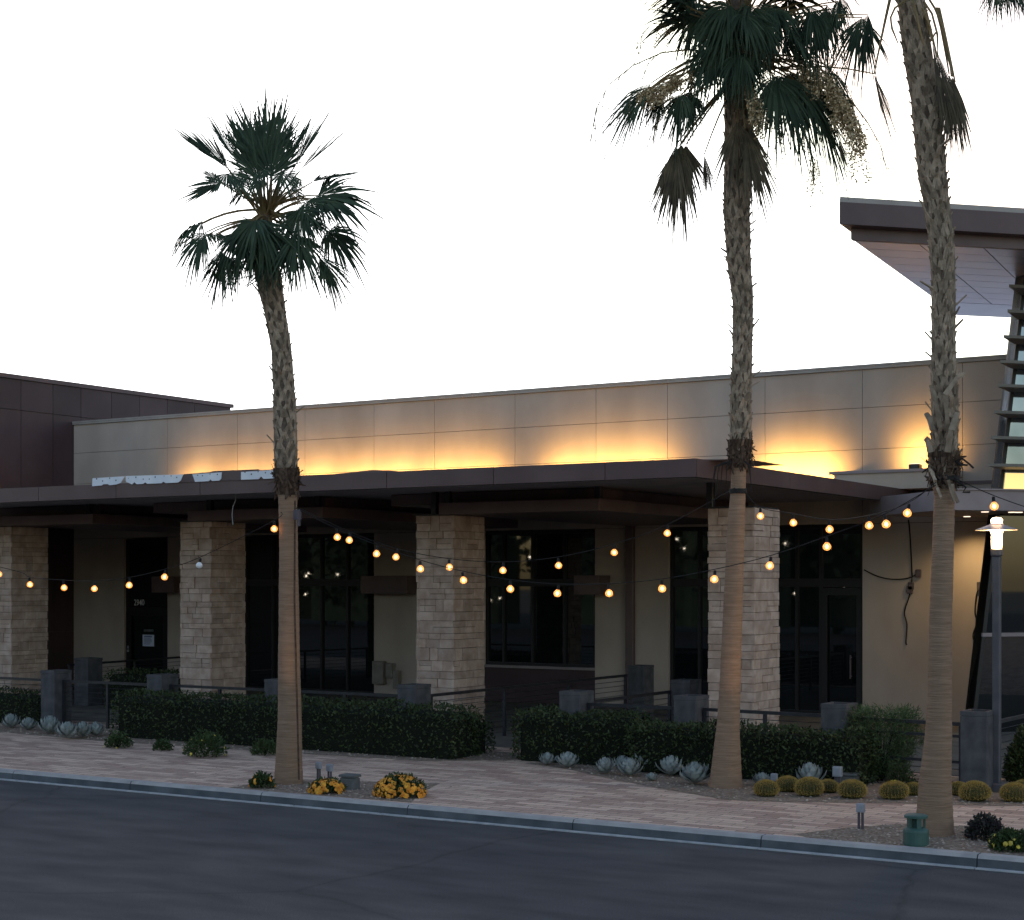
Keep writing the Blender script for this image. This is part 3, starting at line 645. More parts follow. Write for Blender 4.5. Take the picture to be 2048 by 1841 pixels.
ap = [(13, 1458, 36, 'leftmost silver agave at the left edge of the photo'), (46, 1462, 34, 'second silver agave from the left edge'), (83, 1470, 46, 'large silver agave in the left row beneath the hedge'),
      (118, 1480, 50, 'front silver agave of the left row'), (152, 1477, 40, 'silver agave in the left row beside the front one'), (182, 1474, 36, 'rightmost silver agave of the left row'),
      (1088, 1532, 36, 'silver agave at the hedge end nearest the path'), (1126, 1538, 46, 'silver agave second from the path'), (1205, 1550, 44, 'greenish silver agave at the left of the cluster of five'),
      (1236, 1543, 40, 'silver agave at the back of the cluster'), (1251, 1555, 50, 'low silver agave at the front of the cluster'), (1281, 1545, 54, 'tall silver agave in the middle of the cluster'),
      (1331, 1555, 54, 'silver agave right of the cluster'), (1298, 1563, 26, 'tiny green agave in front of the cluster'), (1379, 1572, 66, 'biggest silver agave beside the middle palm base'),
      (1518, 1573, 40, 'silver agave behind the cacti just right of the middle palm'), (1614, 1576, 58, 'silver agave spreading behind the row of cacti')]
for i, (px, py, w, lab) in enumerate(ap):
    o = proto if i == 0 else copy_tree(proto); p = atZ(px, py, .134); D = (p-CAM).dot(FWD); sz = w*D/FPX
    o.location = (p.x, p.y+sz*.4, .12); s_ = sz/.40; o.scale = (s_, s_, s_*rnd(.95, 1.2)); o.rotation_euler = (rnd(-.1, .1), rnd(-.1, .1), rnd(0, 6)); o['label'] = lab
CG = 'golden barrel cacti in the gravel bed'
cp = thing('barrel_cactus', 'x', 'cactus', (0, 0, 0), CG); b = MB(); nr = 26
prof = [(.10, 0), (.15, .03), (.185, .08), (.198, .14), (.185, .20), (.15, .25), (.10, .28), (.05, .285), (.01, .27)]
b.lathe(prof, n=nr*4, rib=lambda j: 1+.06*math.cos(j/4*2*math.pi)); b.build('body', 'cactus', cp, smooth=True)
b = MB()
for k in range(nr):
    a = 2*math.pi*k/nr
    for i in range(24):
        t = i/23; ph = R(-30+115*t); r = .2*math.cos(ph)*1.03+.004; z = .14+.148*math.sin(ph); nd = Vector((math.cos(a)*math.cos(ph), math.sin(a)*math.cos(ph), math.sin(ph))); q = Vector((math.cos(a)*r, math.sin(a)*r, z))
        for s_ in range(5): d = (nd*.7+rdir()*.8).normalized(); b.leaf(q, d, nd.cross(d)+rdir()*.3, rnd(.03, .05), .006)
b.build('spine', 'spine', cp)
b = MB()
for _ in range(40): d = rdir(); b.leaf((rnd(-.05, .05), rnd(-.05, .05), .283), Vector((d.x, d.y, abs(d.z)+.3)).normalized(), rdir(), .03, .012)
b.build('woolly_top', 'spine', cp)
cps = [(1526, 1594, 42, 'leftmost golden barrel cactus, right of the middle palm'), (1569, 1585, 40, 'golden barrel cactus set back between the first and third'), (1612, 1594, 48, 'golden barrel cactus in front of the spreading agave'),
       (1651, 1587, 36, 'small golden barrel cactus beside the grey ground box'), (1697, 1598, 48, 'golden barrel cactus in front of the feathery shrub'), (1783, 1600, 48, 'golden barrel cactus with a yellow flower on top'),
       (1822, 1592, 34, 'golden barrel cactus half hidden by the big palm trunk at its left'), (1913, 1592, 36, 'golden barrel cactus peeking out right of the big palm trunk'), (1944, 1604, 52, 'large golden barrel cactus in front of the concrete pillar'),
       (2024, 1605, 48, 'golden barrel cactus right of the lamp post base'), (2043, 1586, 32, 'golden barrel cactus set back at the right edge')]
for i, (px, py, w, lab) in enumerate(cps):
    o = cp if i == 0 else copy_tree(cp); p = atZ(px, py, .134); D = (p-CAM).dot(FWD); s_ = w*D/FPX/.37
    o.location = (p.x, p.y+.15*s_, .125); o.scale = (s_, s_, s_*rnd(.9, 1.0)); o.rotation_euler = (rnd(-.06, .06), rnd(-.06, .06), rnd(0, 6)); o['label'] = lab
    if 'yellow flower' in lab:
        b = MB()
        for k in range(14): a = k*.9; b.leaf((0, 0, .28), Vector((math.cos(a), math.sin(a), 1.2)).normalized(), rdir(), .07, .03)
        b.build('flower', 'yellow', o)

# ------------------------------------------------------------------ small boxes, vent, lamp
UG = 'small electrical posts in the planting'
def utility(px, py, h, w, label, lamp=False, z=.13, mat='box'):
    p = atZ(px, py, z); D = (p-CAM).dot(FWD); H = h*D/FPX; W = w*D/FPX; L = (p.x, p.y+.04, z); o = thing('utility_post', label, 'electrical box', L, UG)
    b = MB(); bx = min(W*1.1, H*.6); b.cham((-W/2, -W*.35, H-bx), (W/2, W*.35, H), .008); bo = b.build('housing', mat, o)
    b = MB(); b.cham((-W*.4, -W*.35-.008, H-bx*.92), (W*.4, -W*.351, H-bx*.12), .004); b.build('cover', mat, bo)
    b = MB()
    for dx in (-W*.24, W*.24): b.tube([(dx, 0, -.05), (dx, 0, H-bx-.001)], .016, 8)
    b.build('conduit', 'conduit', o)
utility(634, 1562, 37, 12, 'slim grey electrical box on conduits right of the leaning palm, the left of two')
utility(656, 1559, 30, 13, 'grey electrical box on conduits right of the leaning palm, the right of two')
utility(1546, 1578, 30, 13, 'pale grey floodlight box among the cacti near the middle palm')
utility(1673, 1580, 46, 18, 'pale grey box on two conduits behind the cacti and below the hedge')
o_ = utility(1719, 1660, 52, 16, 'grey metal box on a thick conduit near the kerb left of the green canister')
p = atZ(691, 1580); L = (p.x, p.y+.1, .13); o = thing('valve_box', 'squat dark grey ground box between the orange bushes', 'ground box', L); b = MB(); b.cham((-.12, -.09, -.02), (.12, .09, .17), .02); b.build('body', 'boxdark', o); b = MB(); b.cham((-.13, -.1, .171), (.13, .1, .205), .01); b.build('lid', 'boxdark', o)
p = atZ(1678, 1580); L = (p.x, p.y+.35, .13); o = thing('valve_box', 'low grey ground box hidden behind the golden cacti', 'ground box', L); b = MB(); b.cham((-.14, -.1, 0), (.14, .1, .17), .02); b.build('body', 'boxdark', o); b = MB(); b.cham((-.15, -.11, .171), (.15, .11, .20), .01); b.build('lid', 'boxdark', o)
p = atZ(1825, 1694); L = (p.x, p.y+.12, .132); o = thing('vent_canister', 'green metal bottle shaped vent with an open collar beside the big palm', 'vent', L)
b = MB(); b.lathe([(.135, 0), (.138, .02), (.138, .15), (.13, .175), (.10, .195), (.06, .20)], n=28); b.build('body', 'green', o, smooth=False)
b = MB()
for k in range(5): a = k*1.2566+.35; b.obox((math.cos(a)*.088, math.sin(a)*.088, .245), Vector((math.cos(a), math.sin(a), 0))*.012, Vector((-math.sin(a), math.cos(a), 0))*.026, UP*.05)
b.lathe([(.05, .2), (.05, .28)], n=14); b.build('collar', 'green', o)
b = MB(); b.lathe([(.10, .296), (.128, .30), (.128, .325), (.11, .335), (.06, .338)], n=28); b.build('cap', 'green', o)
# lamp post
p = atZ(1989.5, 1585); LP = Vector((p.x, p.y+.1, .13)); o = thing('lamp_post', 'square lamp post with a lit glass lantern under a flat conical hat', 'street lamp', LP)
D = (LP-CAM).dot(FWD); px2 = lambda q: q*D/FPX; zt = lambda y: HC-(y-HY)/FPX*D-.13
b = MB(); b.cham((-.13, -.13, 0), (.13, .13, .12), .015); b.build('base', 'lamppost', o)
b = MB(); b.cham((-.052, -.052, .122), (.052, .052, zt(1113)), .012); b.build('pole', 'lamppost', o)
b = MB(); b.lathe([(.07, zt(1113)), (.082, zt(1110)), (.082, zt(1099)), (.06, zt(1098))], n=20); b.build('collar', 'lamppost', o)
b = MB(); z0, z1 = zt(1098), zt(1047)
b.lathe([(.072, z0+.004), (.072, z1)], n=20); lg = b.build('lantern_glass', 'lampglass', o, smooth=False)
b = MB(); b.lathe([(.03, z1-.10), (.075, z1-.10+.0), (.085, z1-.05), (.075, z1-.002)], n=16); b.lathe([(.0755, z0+.2), (.083, z0+.24), (.083, z1-.13), (.0755, z1-.10)], n=16); b.build('lamp_tube', 'lamplit', o)
b = MB(); b.lathe([(.285, zt(1061)), (.288, zt(1060)), (.10, zt(1050)), (.08, zt(1047))], n=32); b.build('hat', 'hat', o)
b = MB(); b.lathe([(.075, zt(1047)+.002), (.08, zt(1040)), (.055, zt(1036)), (.01, zt(1035))], n=18); b.build('finial', 'lamplit', o)
l = bpy.data.lights.new('lantern_lamp', 'POINT'); l.energy = 38; l.color = (1, .66, .28); l.shadow_soft_size = .12; lo = bpy.data.objects.new('lantern_lamp', l); col.objects.link(lo); lo.location = LP+Vector((0, 0, zt(1078)))

# cables on the tan wall
def wall_cable(pts, label, r=.014, plate=None):
    w = [atY(x, y, YW-.025) for x, y in pts]; L = w[0]; o = thing('wall_cable', label, 'cable', L, 'loose cables on the tan wall'); b = MB(L)
    def cr(P, t):
        k = min(int(t), len(P)-2); u = t-k; p0, p1, p2, p3 = P[max(k-1, 0)], P[k], P[k+1], P[min(k+2, len(P)-1)]
        return .5*((2*p1)+(p2-p0)*u+(2*p0-5*p1+4*p2-p3)*u*u+(3*p1-p0-3*p2+p3)*u**3)
    n = (len(w)-1)*6; b.tube([cr(w, i/6) for i in range(n+1)], r, 6); b.build('wire', 'cable', o)
    q = plate or w[0]; b = MB(L); b.cham((q.x-.06, YW-.06, q.z-.08), (q.x+.06, YW-.003, q.z+.08), .01); b.build('outlet_box', 'conduit', o)
wall_cable([(1822, 1172), (1824, 1150), (1820, 1070), (1817, 1040)], 'straight cable rising on the tan wall to the string lights', plate=atY(1823, 1172, YW))
wall_cable([(1820, 1180), (1818, 1195), (1809, 1225), (1814, 1250), (1812, 1285), (1814, 1290)], 'long loose cable dangling from the outlet left of the big palm')
wall_cable([(1837, 1147), (1815, 1157), (1785, 1159), (1755, 1153), (1728, 1140)], 'sagging cable looped across the tan wall from the glass doors')
wall_cable([(1960, 1172), (1953, 1190), (1950, 1225), (1954, 1245), (1946, 1270), (1950, 1285), (1957, 1288)], 'curly cable hanging beside the slanted edge of the glass tower')
# ------------------------------------------------------------------ palms
def strip(b, p, q, w0, w1, th, n, mi=0):
    p, q = Vector(p), Vector(q); d = (q-p).normalized(); s_ = d.cross(n)
    if s_.length < 1e-3: s_ = d.orthogonal()
    s_.normalize(); n = s_.cross(d)
    vs = [p-s_*w0/2, p+s_*w0/2, q+s_*w1/2, q-s_*w1/2]; vs += [v-n*th for v in vs]
    b.add(vs, [(0, 1, 2, 3), (7, 6, 5, 4), (0, 4, 5, 1), (1, 5, 6, 2), (2, 6, 7, 3), (3, 7, 4, 0)], mi)
def blade(b, hub, axis, n, L, spread=115, nseg=34, droop=.2, fold=.2, mi=0, split=.5, wv=1.0, hang=0):
    hub = Vector(hub); axis = axis.normalized(); n = (n-axis*n.dot(axis)); n = n.normalized() if n.length > 1e-3 else axis.orthogonal().normalized(); s_ = axis.cross(n)
    sp_ = R(spread); dth = 2*sp_/(nseg-1)
    for k in range(nseg):
        if random.random() < (.10 if hang else .04): continue
        th = -sp_+dth*k+rnd(-.3, .3)*dth; l = L*(.58+.42*math.cos(th/sp_*1.35))*rnd(.72, 1.12)
        d = (axis*math.cos(th)+s_*math.sin(th)+n*fold*(abs(th)/sp_)).normalized(); side = n.cross(d).normalized()
        ts = (.02, .28, split, .68, .85, 1.0); prev = None; vs = []; kink = rnd(.6, 1.5); jit = rdir()*(.07 if hang else .035)*L; hk = hang*rnd(.3, 2.0)
        for t in ts:
            p = hub+d*l*t+UP*(-droop*kink*l*t**2.4)+jit*max(0, t-.5)**1.5*2
            if hang and t > .5: p = p+UP*(-hk*l*(t-.5)**1.3)
            w = l*t*math.tan(dth/2)*1.08 if t <= split else l*split*math.tan(dth/2)*1.0*max(.10, (1-t)/(1-split))**.7
            w = min(w*1.25, .034)*wv; pl = n*w*.45*(1 if k % 2 else -1)
            vs += [p-side*w-pl, p+side*w+pl]
        b.add(vs, [(2*i, 2*i+1, 2*i+3, 2*i+2) for i in range(len(ts)-1)], mi)
def petiole(b, base, hub, arch=.15, r0=.02, r1=.009, mi=0):
    base, hub = Vector(base), Vector(hub); mid = (base+hub)/2+UP*arch*(hub-base).length
    b.tube([base*(1-t)**2+mid*2*t*(1-t)+hub*t*t for t in (0, .2, .4, .6, .8, 1)], [r0+(r1-r0)*t for t in (0, .2, .4, .6, .8, 1)], 5, mi)
class Palm:
    def __init__(s, base, D, line, label, zboot, group='fan palms along the kerb'):
        s.D = D; s.line = line; p = atZ(*base); s.o = thing('palm_tree', label, 'palm tree', (p.x, p.y, .13), group); s.L = Vector((p.x, p.y, .13)); s.yb = zboot
    def P(s, px, py, dd=0): return atD(px, py, s.D+dd)
    def prof(s, y):
        for (x0, y0, w0), (x1, y1, w1) in zip(s.line, s.line[1:]):
            if y1 <= y <= y0: t = (y0-y)/(y0-y1); return x0+(x1-x0)*t, w0+(w1-w0)*t
        return s.line[-1][0], s.line[-1][2]
    def trunk(s, boot_r=.04):
        y0, y1 = s.line[0][1], s.line[-1][1]; n = 24; vs = []; fs = []; mi = []; ys = []
        y = y0
        while y > y1: ys.append(y); y -= 5
        ys.append(y1)
        for i, y in enumerate(ys):
            px, w = s.prof(y); c = s.P(px, y); r = w/2*s.D/FPX
            if i == 0: c.z -= .06
            for j in range(n):
                a = 2*math.pi*j/n; rr = r*(1+.05*noise.noise(Vector((math.cos(a)*1.5, math.sin(a)*1.5, c.z*1.3)))+(.012*math.sin(c.z*52+noise.noise(Vector((a, c.z, 1)))*3) if y > s.yb else 0))
                if y < s.yb: rr = r*.86
                vs.append(c+Vector((math.cos(a)*rr, math.sin(a)*rr, 0)))
        b = MB(s.L)
        for i in range(len(ys)-1):
            for j in range(n): jj = (j+1) % n; fs.append((i*n+j, i*n+jj, (i+1)*n+jj, (i+1)*n+j)); mi.append(0 if ys[i+1] > s.yb else 1)
        b.add(vs, fs+[tuple(range((len(ys)-1)*n, len(ys)*n))]); b.m = mi+[1]; b.build('trunk', ['trunk', 'trunkdark'], s.o, smooth=True)
    def boots(s, ytop, row=.125, n=7, wild=.35, w=.075):
        b = MB(s.L); fb = MB(s.L); zc = lambda y: s.P(0, y).z
        z0, z1 = zc(s.yb), zc(ytop); yz = lambda z: HY-(z-HC)*FPX/s.D; k = 0; z = z0+.12
        def pt(a, z, off):
            y = yz(z); px, wd = s.prof(min(max(y, s.line[-1][1]), s.line[0][1])); r = wd/2*s.D/FPX; c = s.P(px, y); return c+Vector((math.cos(a)*(r*.88+off), math.sin(a)*(r*.88+off), 0))
        while z < z1:
            for i in range(n):
                a = (i+.5*(k % 2))*2*math.pi/n+rnd(-.14, .14); da = math.pi/n*1.02; zz = z+rnd(-.03, .03); out = Vector((math.cos(a), math.sin(a), 0)); hh = rnd(.17, .24); pr = rnd(.012, .028)
                apex = pt(a, zz+hh, pr)
                for sg in (-1, 1):
                    m1 = pt(a+sg*da*.5, zz+hh*.5, .012); strip(b, pt(a+sg*da*1.05, zz-.05, .004), m1, w*rnd(.8, 1.0), w*.75, .02, out); strip(b, m1, apex+out*.004, w*.75, w*rnd(.5, .8), .02, out)
                ln = rnd(.015, .045) if random.random() > wild*.35 else rnd(.08, .17)
                tip = apex+(out*rnd(.4, 1.1)+UP*rnd(.3, .9)+rdir()*.2).normalized()*ln; strip(b, apex-UP*.04-out*.012, tip, w*.6, w*rnd(.2, .4), .015, out)
            z += row; k += 1
        b.build('leaf_bases', 'boot', s.o)
        for _ in range(200):                              # ragged dark fibre collar
            a = rnd(0, 6.283); z = z0+rnd(-.02, .34); out = Vector((math.cos(a), math.sin(a), 0)); p = pt(a, z, .02+rnd(-.01, .02)); d = (out*rnd(-.05, .22)+UP*rnd(-1, .9)+Vector((-out.y, out.x, 0))*rnd(-.4, .4)).normalized(); strip(fb, p, p+d*rnd(.06, .15), rnd(.02, .06), .012, .006, out)
        for i in range(9): a = i*.7; strip(fb, pt(a, z0-.02, .012), pt(a+.1, z0+.36, .03), .16, .15, .02, Vector((math.cos(a), math.sin(a), 0)))
        fb.build('fibre_collar', 'fibre', s.o)
    def frond(s, b, sb, base, hub, tip, hd=0, td=0, face=.5, spread=110, nseg=34, droop=.18, fold=.2, arch=.12, split=.5, L=None, wv=1, hang=0, mi=0):
        B = s.P(*base); H = s.P(hub[0], hub[1], hd); T = s.P(tip[0], tip[1], hd+td); ax = T-H; perp = ax.cross(TOCAM); 
        if perp.z < 0: perp = -perp
        n = (TOCAM*face+perp.normalized()*(1-face)); petiole(sb, B, H, arch); blade(b, H, ax, n, L or ax.length, spread, nseg, droop, fold, mi, split, wv, hang)
def zc(ox, oy, sc_): return lambda p: (ox+p[0]/sc_, oy+p[1]/sc_)

# --- short leaning palm
p1 = Palm((577, 1572), 23.55, [(577, 1576, 60), (578, 1530, 53), (579, 1450, 49), (578.5, 1350, 44), (578, 1250, 41), (577, 1120, 38), (576, 1010, 37), (575.5, 985, 40), (572, 930, 47), (571, 880, 47), (569, 800, 46), (563, 700, 40), (549, 620, 44), (540, 575, 52), (534, 535, 56), (532, 480, 44), (532, 430, 26)], 'short palm with its whole crown in the photo, leaning slightly left', 988)
p1.trunk(); p1.boots(560, wild=.15, w=.062, n=6, row=.14)
q = zc(300, 150, 3.64); hb = q((845, 1000)); b = MB(p1.L); sb = MB(p1.L)
F = [  # hub, tip, hub depth, tip depth, facing, spread, droop
 ((825, 640), (840, 120), -.25, -.05, .95, 58, .02), ((720, 620), (650, 190), .1, .1, .7, 42, .02), ((900, 630), (950, 120), .2, .1, .8, 45, .02),
 ((560, 670), (150, 345), .1, .15, .34, 42, .0), ((570, 690), (230, 380), .0, .1, .3, 40, .05), ((625, 620), (375, 215), -.1, .0, .34, 34, .0), ((690, 540), (555, 225), .2, .1, .3, 50, .0),
 ((1060, 660), (1320, 240), .1, .1, .36, 38, .0), ((1090, 700), (1450, 390), -.1, .0, .32, 40, .0), ((1000, 640), (1190, 280), .3, .1, .35, 45, .0),
 ((1185, 780), (1570, 690), .1, .1, .25, 75, .05), ((1225, 880), (1700, 890), -.2, -.1, .55, 85, .10), ((1130, 930), (1330, 1090), -.35, -.2, .7, 80, .1),
 ((520, 790), (180, 885), .15, .0, .4, 80, .12), ((480, 760), (330, 685), -.1, -.1, .4, 80, .1), ((560, 720), (700, 860), -.5, -.3, .6, 90, .2),
 ((370, 1090), (130, 1220), .1, .0, .35, 100, .45), ((400, 1150), (270, 1430), -.2, -.1, .6, 80, .2), ((480, 1170), (540, 1230), .0, -.2, .5, 100, .1),
 ((680, 850), (560, 960), .4, .2, .6, 60, .2), ((1000, 850), (1150, 950), .4, .2, .6, 60, .2), ((900, 830), (980, 990), .5, .2, .7, 55, .1),
 ((740, 1070), (600, 1290), -.4, -.2, .6, 110, .3), ((800, 1080), (850, 1480), -.5, -.1, .9, 80, .1), ((640, 1150), (660, 1450), -.3, -.1, .7, 80, .2),
 ((1090, 990), (1060, 1300), -.4, -.1, .7, 90, .2), ((1040, 1180), (1110, 1560), -.3, -.05, .8, 75, .1), ((1200, 1080), (1330, 1140), -.1, .0, .4, 80, .3),
 ((1300, 1140), (1620, 1340), .1, .0, .5, 85, .25), ((1240, 1330), (1440, 1650), .0, .0, .5, 55, .1), ((980, 1200), (1060, 1440), .3, .1, .7, 90, .2),
 ((540, 1310), (480, 1680), -.1, -.05, .6, 65, .1), ((640, 1330), (560, 1560), .2, .1, .6, 70, .2), ((800, 700), (760, 900), -.6, -.2, .6, 80, .2), ((960, 720), (1050, 880), -.5, -.2, .6, 80, .2),
 ((800, 760), (770, 420), -.3, -.1, .8, 70, .0), ((880, 740), (930, 400), -.35, -.1, .8, 70, .0), ((740, 700), (640, 420), -.2, 0, .7, 75, .0), ((960, 690), (1060, 420), -.2, 0, .6, 75, .0), ((850, 660), (820, 300), .25, .1, .9, 75, .0), ((700, 720), (620, 860), -.3, 0, .6, 75, .1), ((1000, 720), (1120, 700), -.3, 0, .4, 60, .1), ((1090, 760), (1010, 860), -.3, 0, .6, 80, .2),
 ((820, 640), (760, 360), .5, .3, .7, 60, .0), ((760, 1250), (720, 1470), .0, 0, .8, 80, .1), ((890, 1150), (930, 1460), -.3, 0, .8, 80, .1), ((760, 680), (700, 480), .3, .2, .6, 70, .0)]
for hub, tip, hd, td, face, spd, dr in F:
    base = (hb[0]+rnd(-4, 4), hb[1]+rnd(-8, 25)); up = hub[1] < 800
    p1.frond(b, sb, base, q(hub), q(tip), hd, td, face, spd, 30, dr*.8, .12, .03 if up else .16, split=.55 if up else .5, wv=.8, hang=0 if up else .25)
    if not up: j = lambda p, r: (p[0]+rnd(-r, r), p[1]+rnd(-r, r)); h2 = j(hub, 34); p1.frond(b, sb, base, q(h2), q(j((tip[0]+h2[0]-hub[0], tip[1]+h2[1]-hub[1]), 40)), hd+rnd(-.2, .2), td, face, spd*.8, 26, dr+.1, .2, .16, split=.5, wv=.85, hang=.3)
for k in range(70): # hanging dead threads and spear leaves in the heart
    a = rnd(0, 6.28); c = p1.P(532+rnd(-10, 10), rnd(440, 560)); d = Vector((math.cos(a)*.8, math.sin(a)*.8, rnd(-1.2, -.2))).normalized(); strip(b, c+d*.1, c+d*rnd(.3, .5), .02, .004, .002, TOCAM)
for k in range(10): c = p1.P(532+rnd(-8, 8), 470); sb.tube([c, c+Vector((rnd(-.12, .12), rnd(-.12, .12), rnd(.5, .9)))], [.02, .008], 5)
b.build('crown', 'frond', p1.o); sb.build('petiole', 'stem', p1.o)
b = MB(p1.L); c0 = p1.P(590, 1030, -.22); b.tube([c0+UP*.2, p1.P(589, 1200, -.24), p1.P(594, 1400, -.27), p1.P(598, 1560, -.33)], .014, 6); b.build('trunk_conduit', 'fibre', p1.o)
b = MB(p1.L); c0 = p1.P(594.5, 1030, -.23); b.cham((c0.x-.05, c0.y-.04, c0.z-.07), (c0.x+.05, c0.y+.04, c0.z+.07), .01); b.cham((c0.x+.012, c0.y-.03, c0.z-.16), (c0.x+.05, c0.y+.02, c0.z-.072), .01); b.build('outlet_box', 'conduit', p1.o)

# --- middle palm
p2 = Palm((1451, 1579), 23.1, [(1451, 1582, 70), (1453, 1540, 60), (1456, 1450, 46), (1461, 1350, 41), (1464.5, 1250, 39.5), (1470, 1100, 36), (1473, 1040, 34), (1476, 990, 31), (1478, 935, 30), (1480, 915, 40), (1481, 860, 43), (1482, 780, 42), (1485, 700, 39), (1486, 600, 41), (1479, 540, 47), (1476, 480, 52), (1473, 430, 54), (1476, 320, 58), (1479, 190, 62), (1480, 60, 62), (1480, -60, 40)], 'middle palm with pale hanging blossoms and its crown top cut off', 932)
p2.trunk(); p2.boots(180, wild=.3, w=.064, row=.135)
q = zc(1150, 0, 3.115); hb2 = (1479, 90); b = MB(p2.L); sb = MB(p2.L); db = MB(p2.L); fl = MB(p2.L)
F = [((700, 170), (430, -10), .1, 0, .3, 70, .1), ((760, 120), (640, -150), .2, .1, .5, 90, 0), ((480, 540), (190, 850), .0, 0, .55, 55, .15), ((660, 590), (600, 830), -.3, -.1, .7, 80, .3), ((740, 600), (770, 760), -.2, -.1, .6, 80, .2), ((600, 500), (430, 690), .1, 0, .5, 60, .2), ((720, 570), (640, 850), -.2, 0, .7, 60, .2), ((540, 600), (470, 830), .1, 0, .6, 45, .2), ((420, 590), (240, 800), .1, 0, .5, 45, .2), ((820, 330), (760, 560), -.3, 0, .6, 80, .2), ((1560, 420), (1720, 780), .1, 0, .6, 50, .2),
 ((980, 330), (960, 540), -.6, -.1, .8, 100, .3), ((880, 250), (840, 480), -.5, -.2, .7, 90, .3), ((1060, 370), (1120, 600), -.6, -.1, .8, 80, .3), ((1250, 470), (1320, 850), -.4, -.1, .8, 85, .2), ((1380, 480), (1560, 900), -.2, -.05, .7, 75, .2), ((1330, 450), (1420, 850), .2, .0, .7, 80, .2),
 ((1480, 600), (1690, 1080), .0, 0, .5, 50, .1), ((1600, 560), (1640, 800), .2, 0, .6, 75, .2), ((1460, 40), (1460, 340), -.4, -.1, .7, 70, .3), ((1560, 60), (1570, 320), .0, -.1, .6, 80, .3), ((1640, 10), (1660, 200), .1, 0, .6, 80, .2), ((1790, 110), (1740, 520), .1, 0, .7, 62, .1),
 ((1000, 60), (800, 220), -.6, -.1, .7, 110, .2), ((1100, 40), (1180, 220), -.7, -.2, .8, 110, .2), ((1250, 60), (1300, 260), -.5, -.2, .7, 110, .2), ((850, 60), (760, 330), -.2, -.1, .6, 90, .2), ((1350, 180), (1500, 330), -.4, -.1, .6, 100, .3), ((1300, 250), (1500, 420), .3, .1, .6, 90, .3),
 ((1000, 200), (1000, 420), .5, .1, .8, 100, .2), ((1180, 260), (1100, 480), .5, .1, .8, 100, .2), ((720, 60), (560, -80), -.3, -.1, .5, 90, .1), ((1130, 130), (1130, 330), -.75, -.1, .9, 110, .2), ((950, 150), (870, 360), -.6, -.1, .8, 100, .25)]
for hub, tip, hd, td, face, spd, dr in F: p2.frond(b, sb, (hb2[0]+rnd(-8, 8), hb2[1]+rnd(-30, 40)), q(hub), q(tip), hd, td, face, spd*.8, 30, dr*.8, .15, .14, wv=.9, hang=.3)
for hub, tip, hd, td, face, spd, dr in F:
    for _ in range(2 if hub[1] < 420 and hub[0] < 1700 else 1):
        j = lambda p, r: (p[0]+rnd(-r, r), p[1]+rnd(-r, r)); h2 = j(hub, 55 if hub[1] < 420 else 26); p2.frond(b, sb, (hb2[0]+rnd(-8, 8), hb2[1]+rnd(-30, 40)), q(h2), q(j((tip[0]+h2[0]-hub[0], tip[1]+h2[1]-hub[1]), 40)), hd+rnd(-.3, .3), td, face*rnd(.6, 1), spd*.7, 26, dr+.1, .25, .14, wv=.9, hang=.35)
for k in range(26):                                       # fronds above the picture
    a = k*2.4; el = rnd(.1, 1.3); H = p2.P(1479, 20)+Vector((math.cos(a)*math.cos(el), math.sin(a)*math.cos(el), math.sin(el)))*rnd(.7, 1.0)
    d = (H-p2.P(1479, 20)); n = UP.cross(d).cross(d); n = -n if n.z < 0 else n; petiole(sb, p2.P(1479, 60), H, .1); blade(b, H, d, n+rdir()*.2, rnd(.8, 1.0), 100, 30, .25, .15, 0, .5, .85, .2)
for hub, tip, hd, face, spd in [((655, 900), (655, 1560), -.1, .8, 18), ((630, 905), (560, 1500), -.15, .8, 20), ((665, 900), (600, 1380), -.05, .8, 32), ((650, 910), (700, 1460), -.12, .8, 16), ((690, 905), (720, 1280), .0, .8, 34), ((805, 965), (840, 1290), .0, .6, 16), ((1010, 760), (1060, 1240), -.33, .9, 38), ((1060, 800), (1215, 1480), -.36, .9, 17), ((1100, 800), (1140, 1280), -.34, .9, 24), ((1860, 460), (1980, 890), .0, .6, 12), ((1640, 860), (1700, 1110), .05, .6, 16)]:
    db = MB(p2.L); p2.frond(db, sb, (hb2[0], hb2[1]+60), q(hub), q(tip), hd, 0, face, spd, 26, .03, .1, .12, split=.5, wv=1.15, mi=0); db.build('dead_frond', 'dead', p2.o)
def stalk(P, seq, sub, n, drop, fluff, size=.022):
    pts = [P.P(*q((x, y)), z) for x, y, z in seq]
    sb.tube(pts, [.014-.010*i/(len(pts)-1) for i in range(len(pts))], 5)
    for _ in range(n):
        t = rnd(.25, 1)*(len(pts)-1); i = min(int(t), len(pts)-2); a = pts[i].lerp(pts[i+1], t-i); d = (pts[i+1]-pts[i]).normalized(); l = rnd(.35, 1)*drop; w = Vector((rnd(-.4, .4), rnd(-.4, .4), 0))*l*.6
        c = [a, a+d*l*.3+w*.4-UP*l*.15, a+d*l*.42+w-UP*l*.6, a+d*l*.45+w*1.1-UP*l]
        sb.tube(c, [.006, .005, .004, .003], 4, cap=False)
        for _ in range(fluff):
            u = rnd(.35, 1)*3; k = min(int(u), 2); e = c[k].lerp(c[k+1], u-k)+rdir()*.05; fl.leaf(e, rdir(), rdir(), size*rnd(.8, 1.9), size*.95)
stalk(p2, [(900, 330, -.1), (700, 310, -.1), (540, 330, -.15), (360, 410, -.15), (210, 530, -.15), (130, 680, -.15), (100, 860, -.15)], 0, 16, .75, 2)
stalk(p2, [(900, 300, .1), (700, 150, .1), (480, 150, .1), (380, 250, .1)], 0, 12, .5, 26)
stalk(p2, [(840, 420, -.2), (760, 440, -.25), (640, 470, -.3), (520, 520, -.3), (420, 570, -.3)], 0, 20, .33, 75, .03)
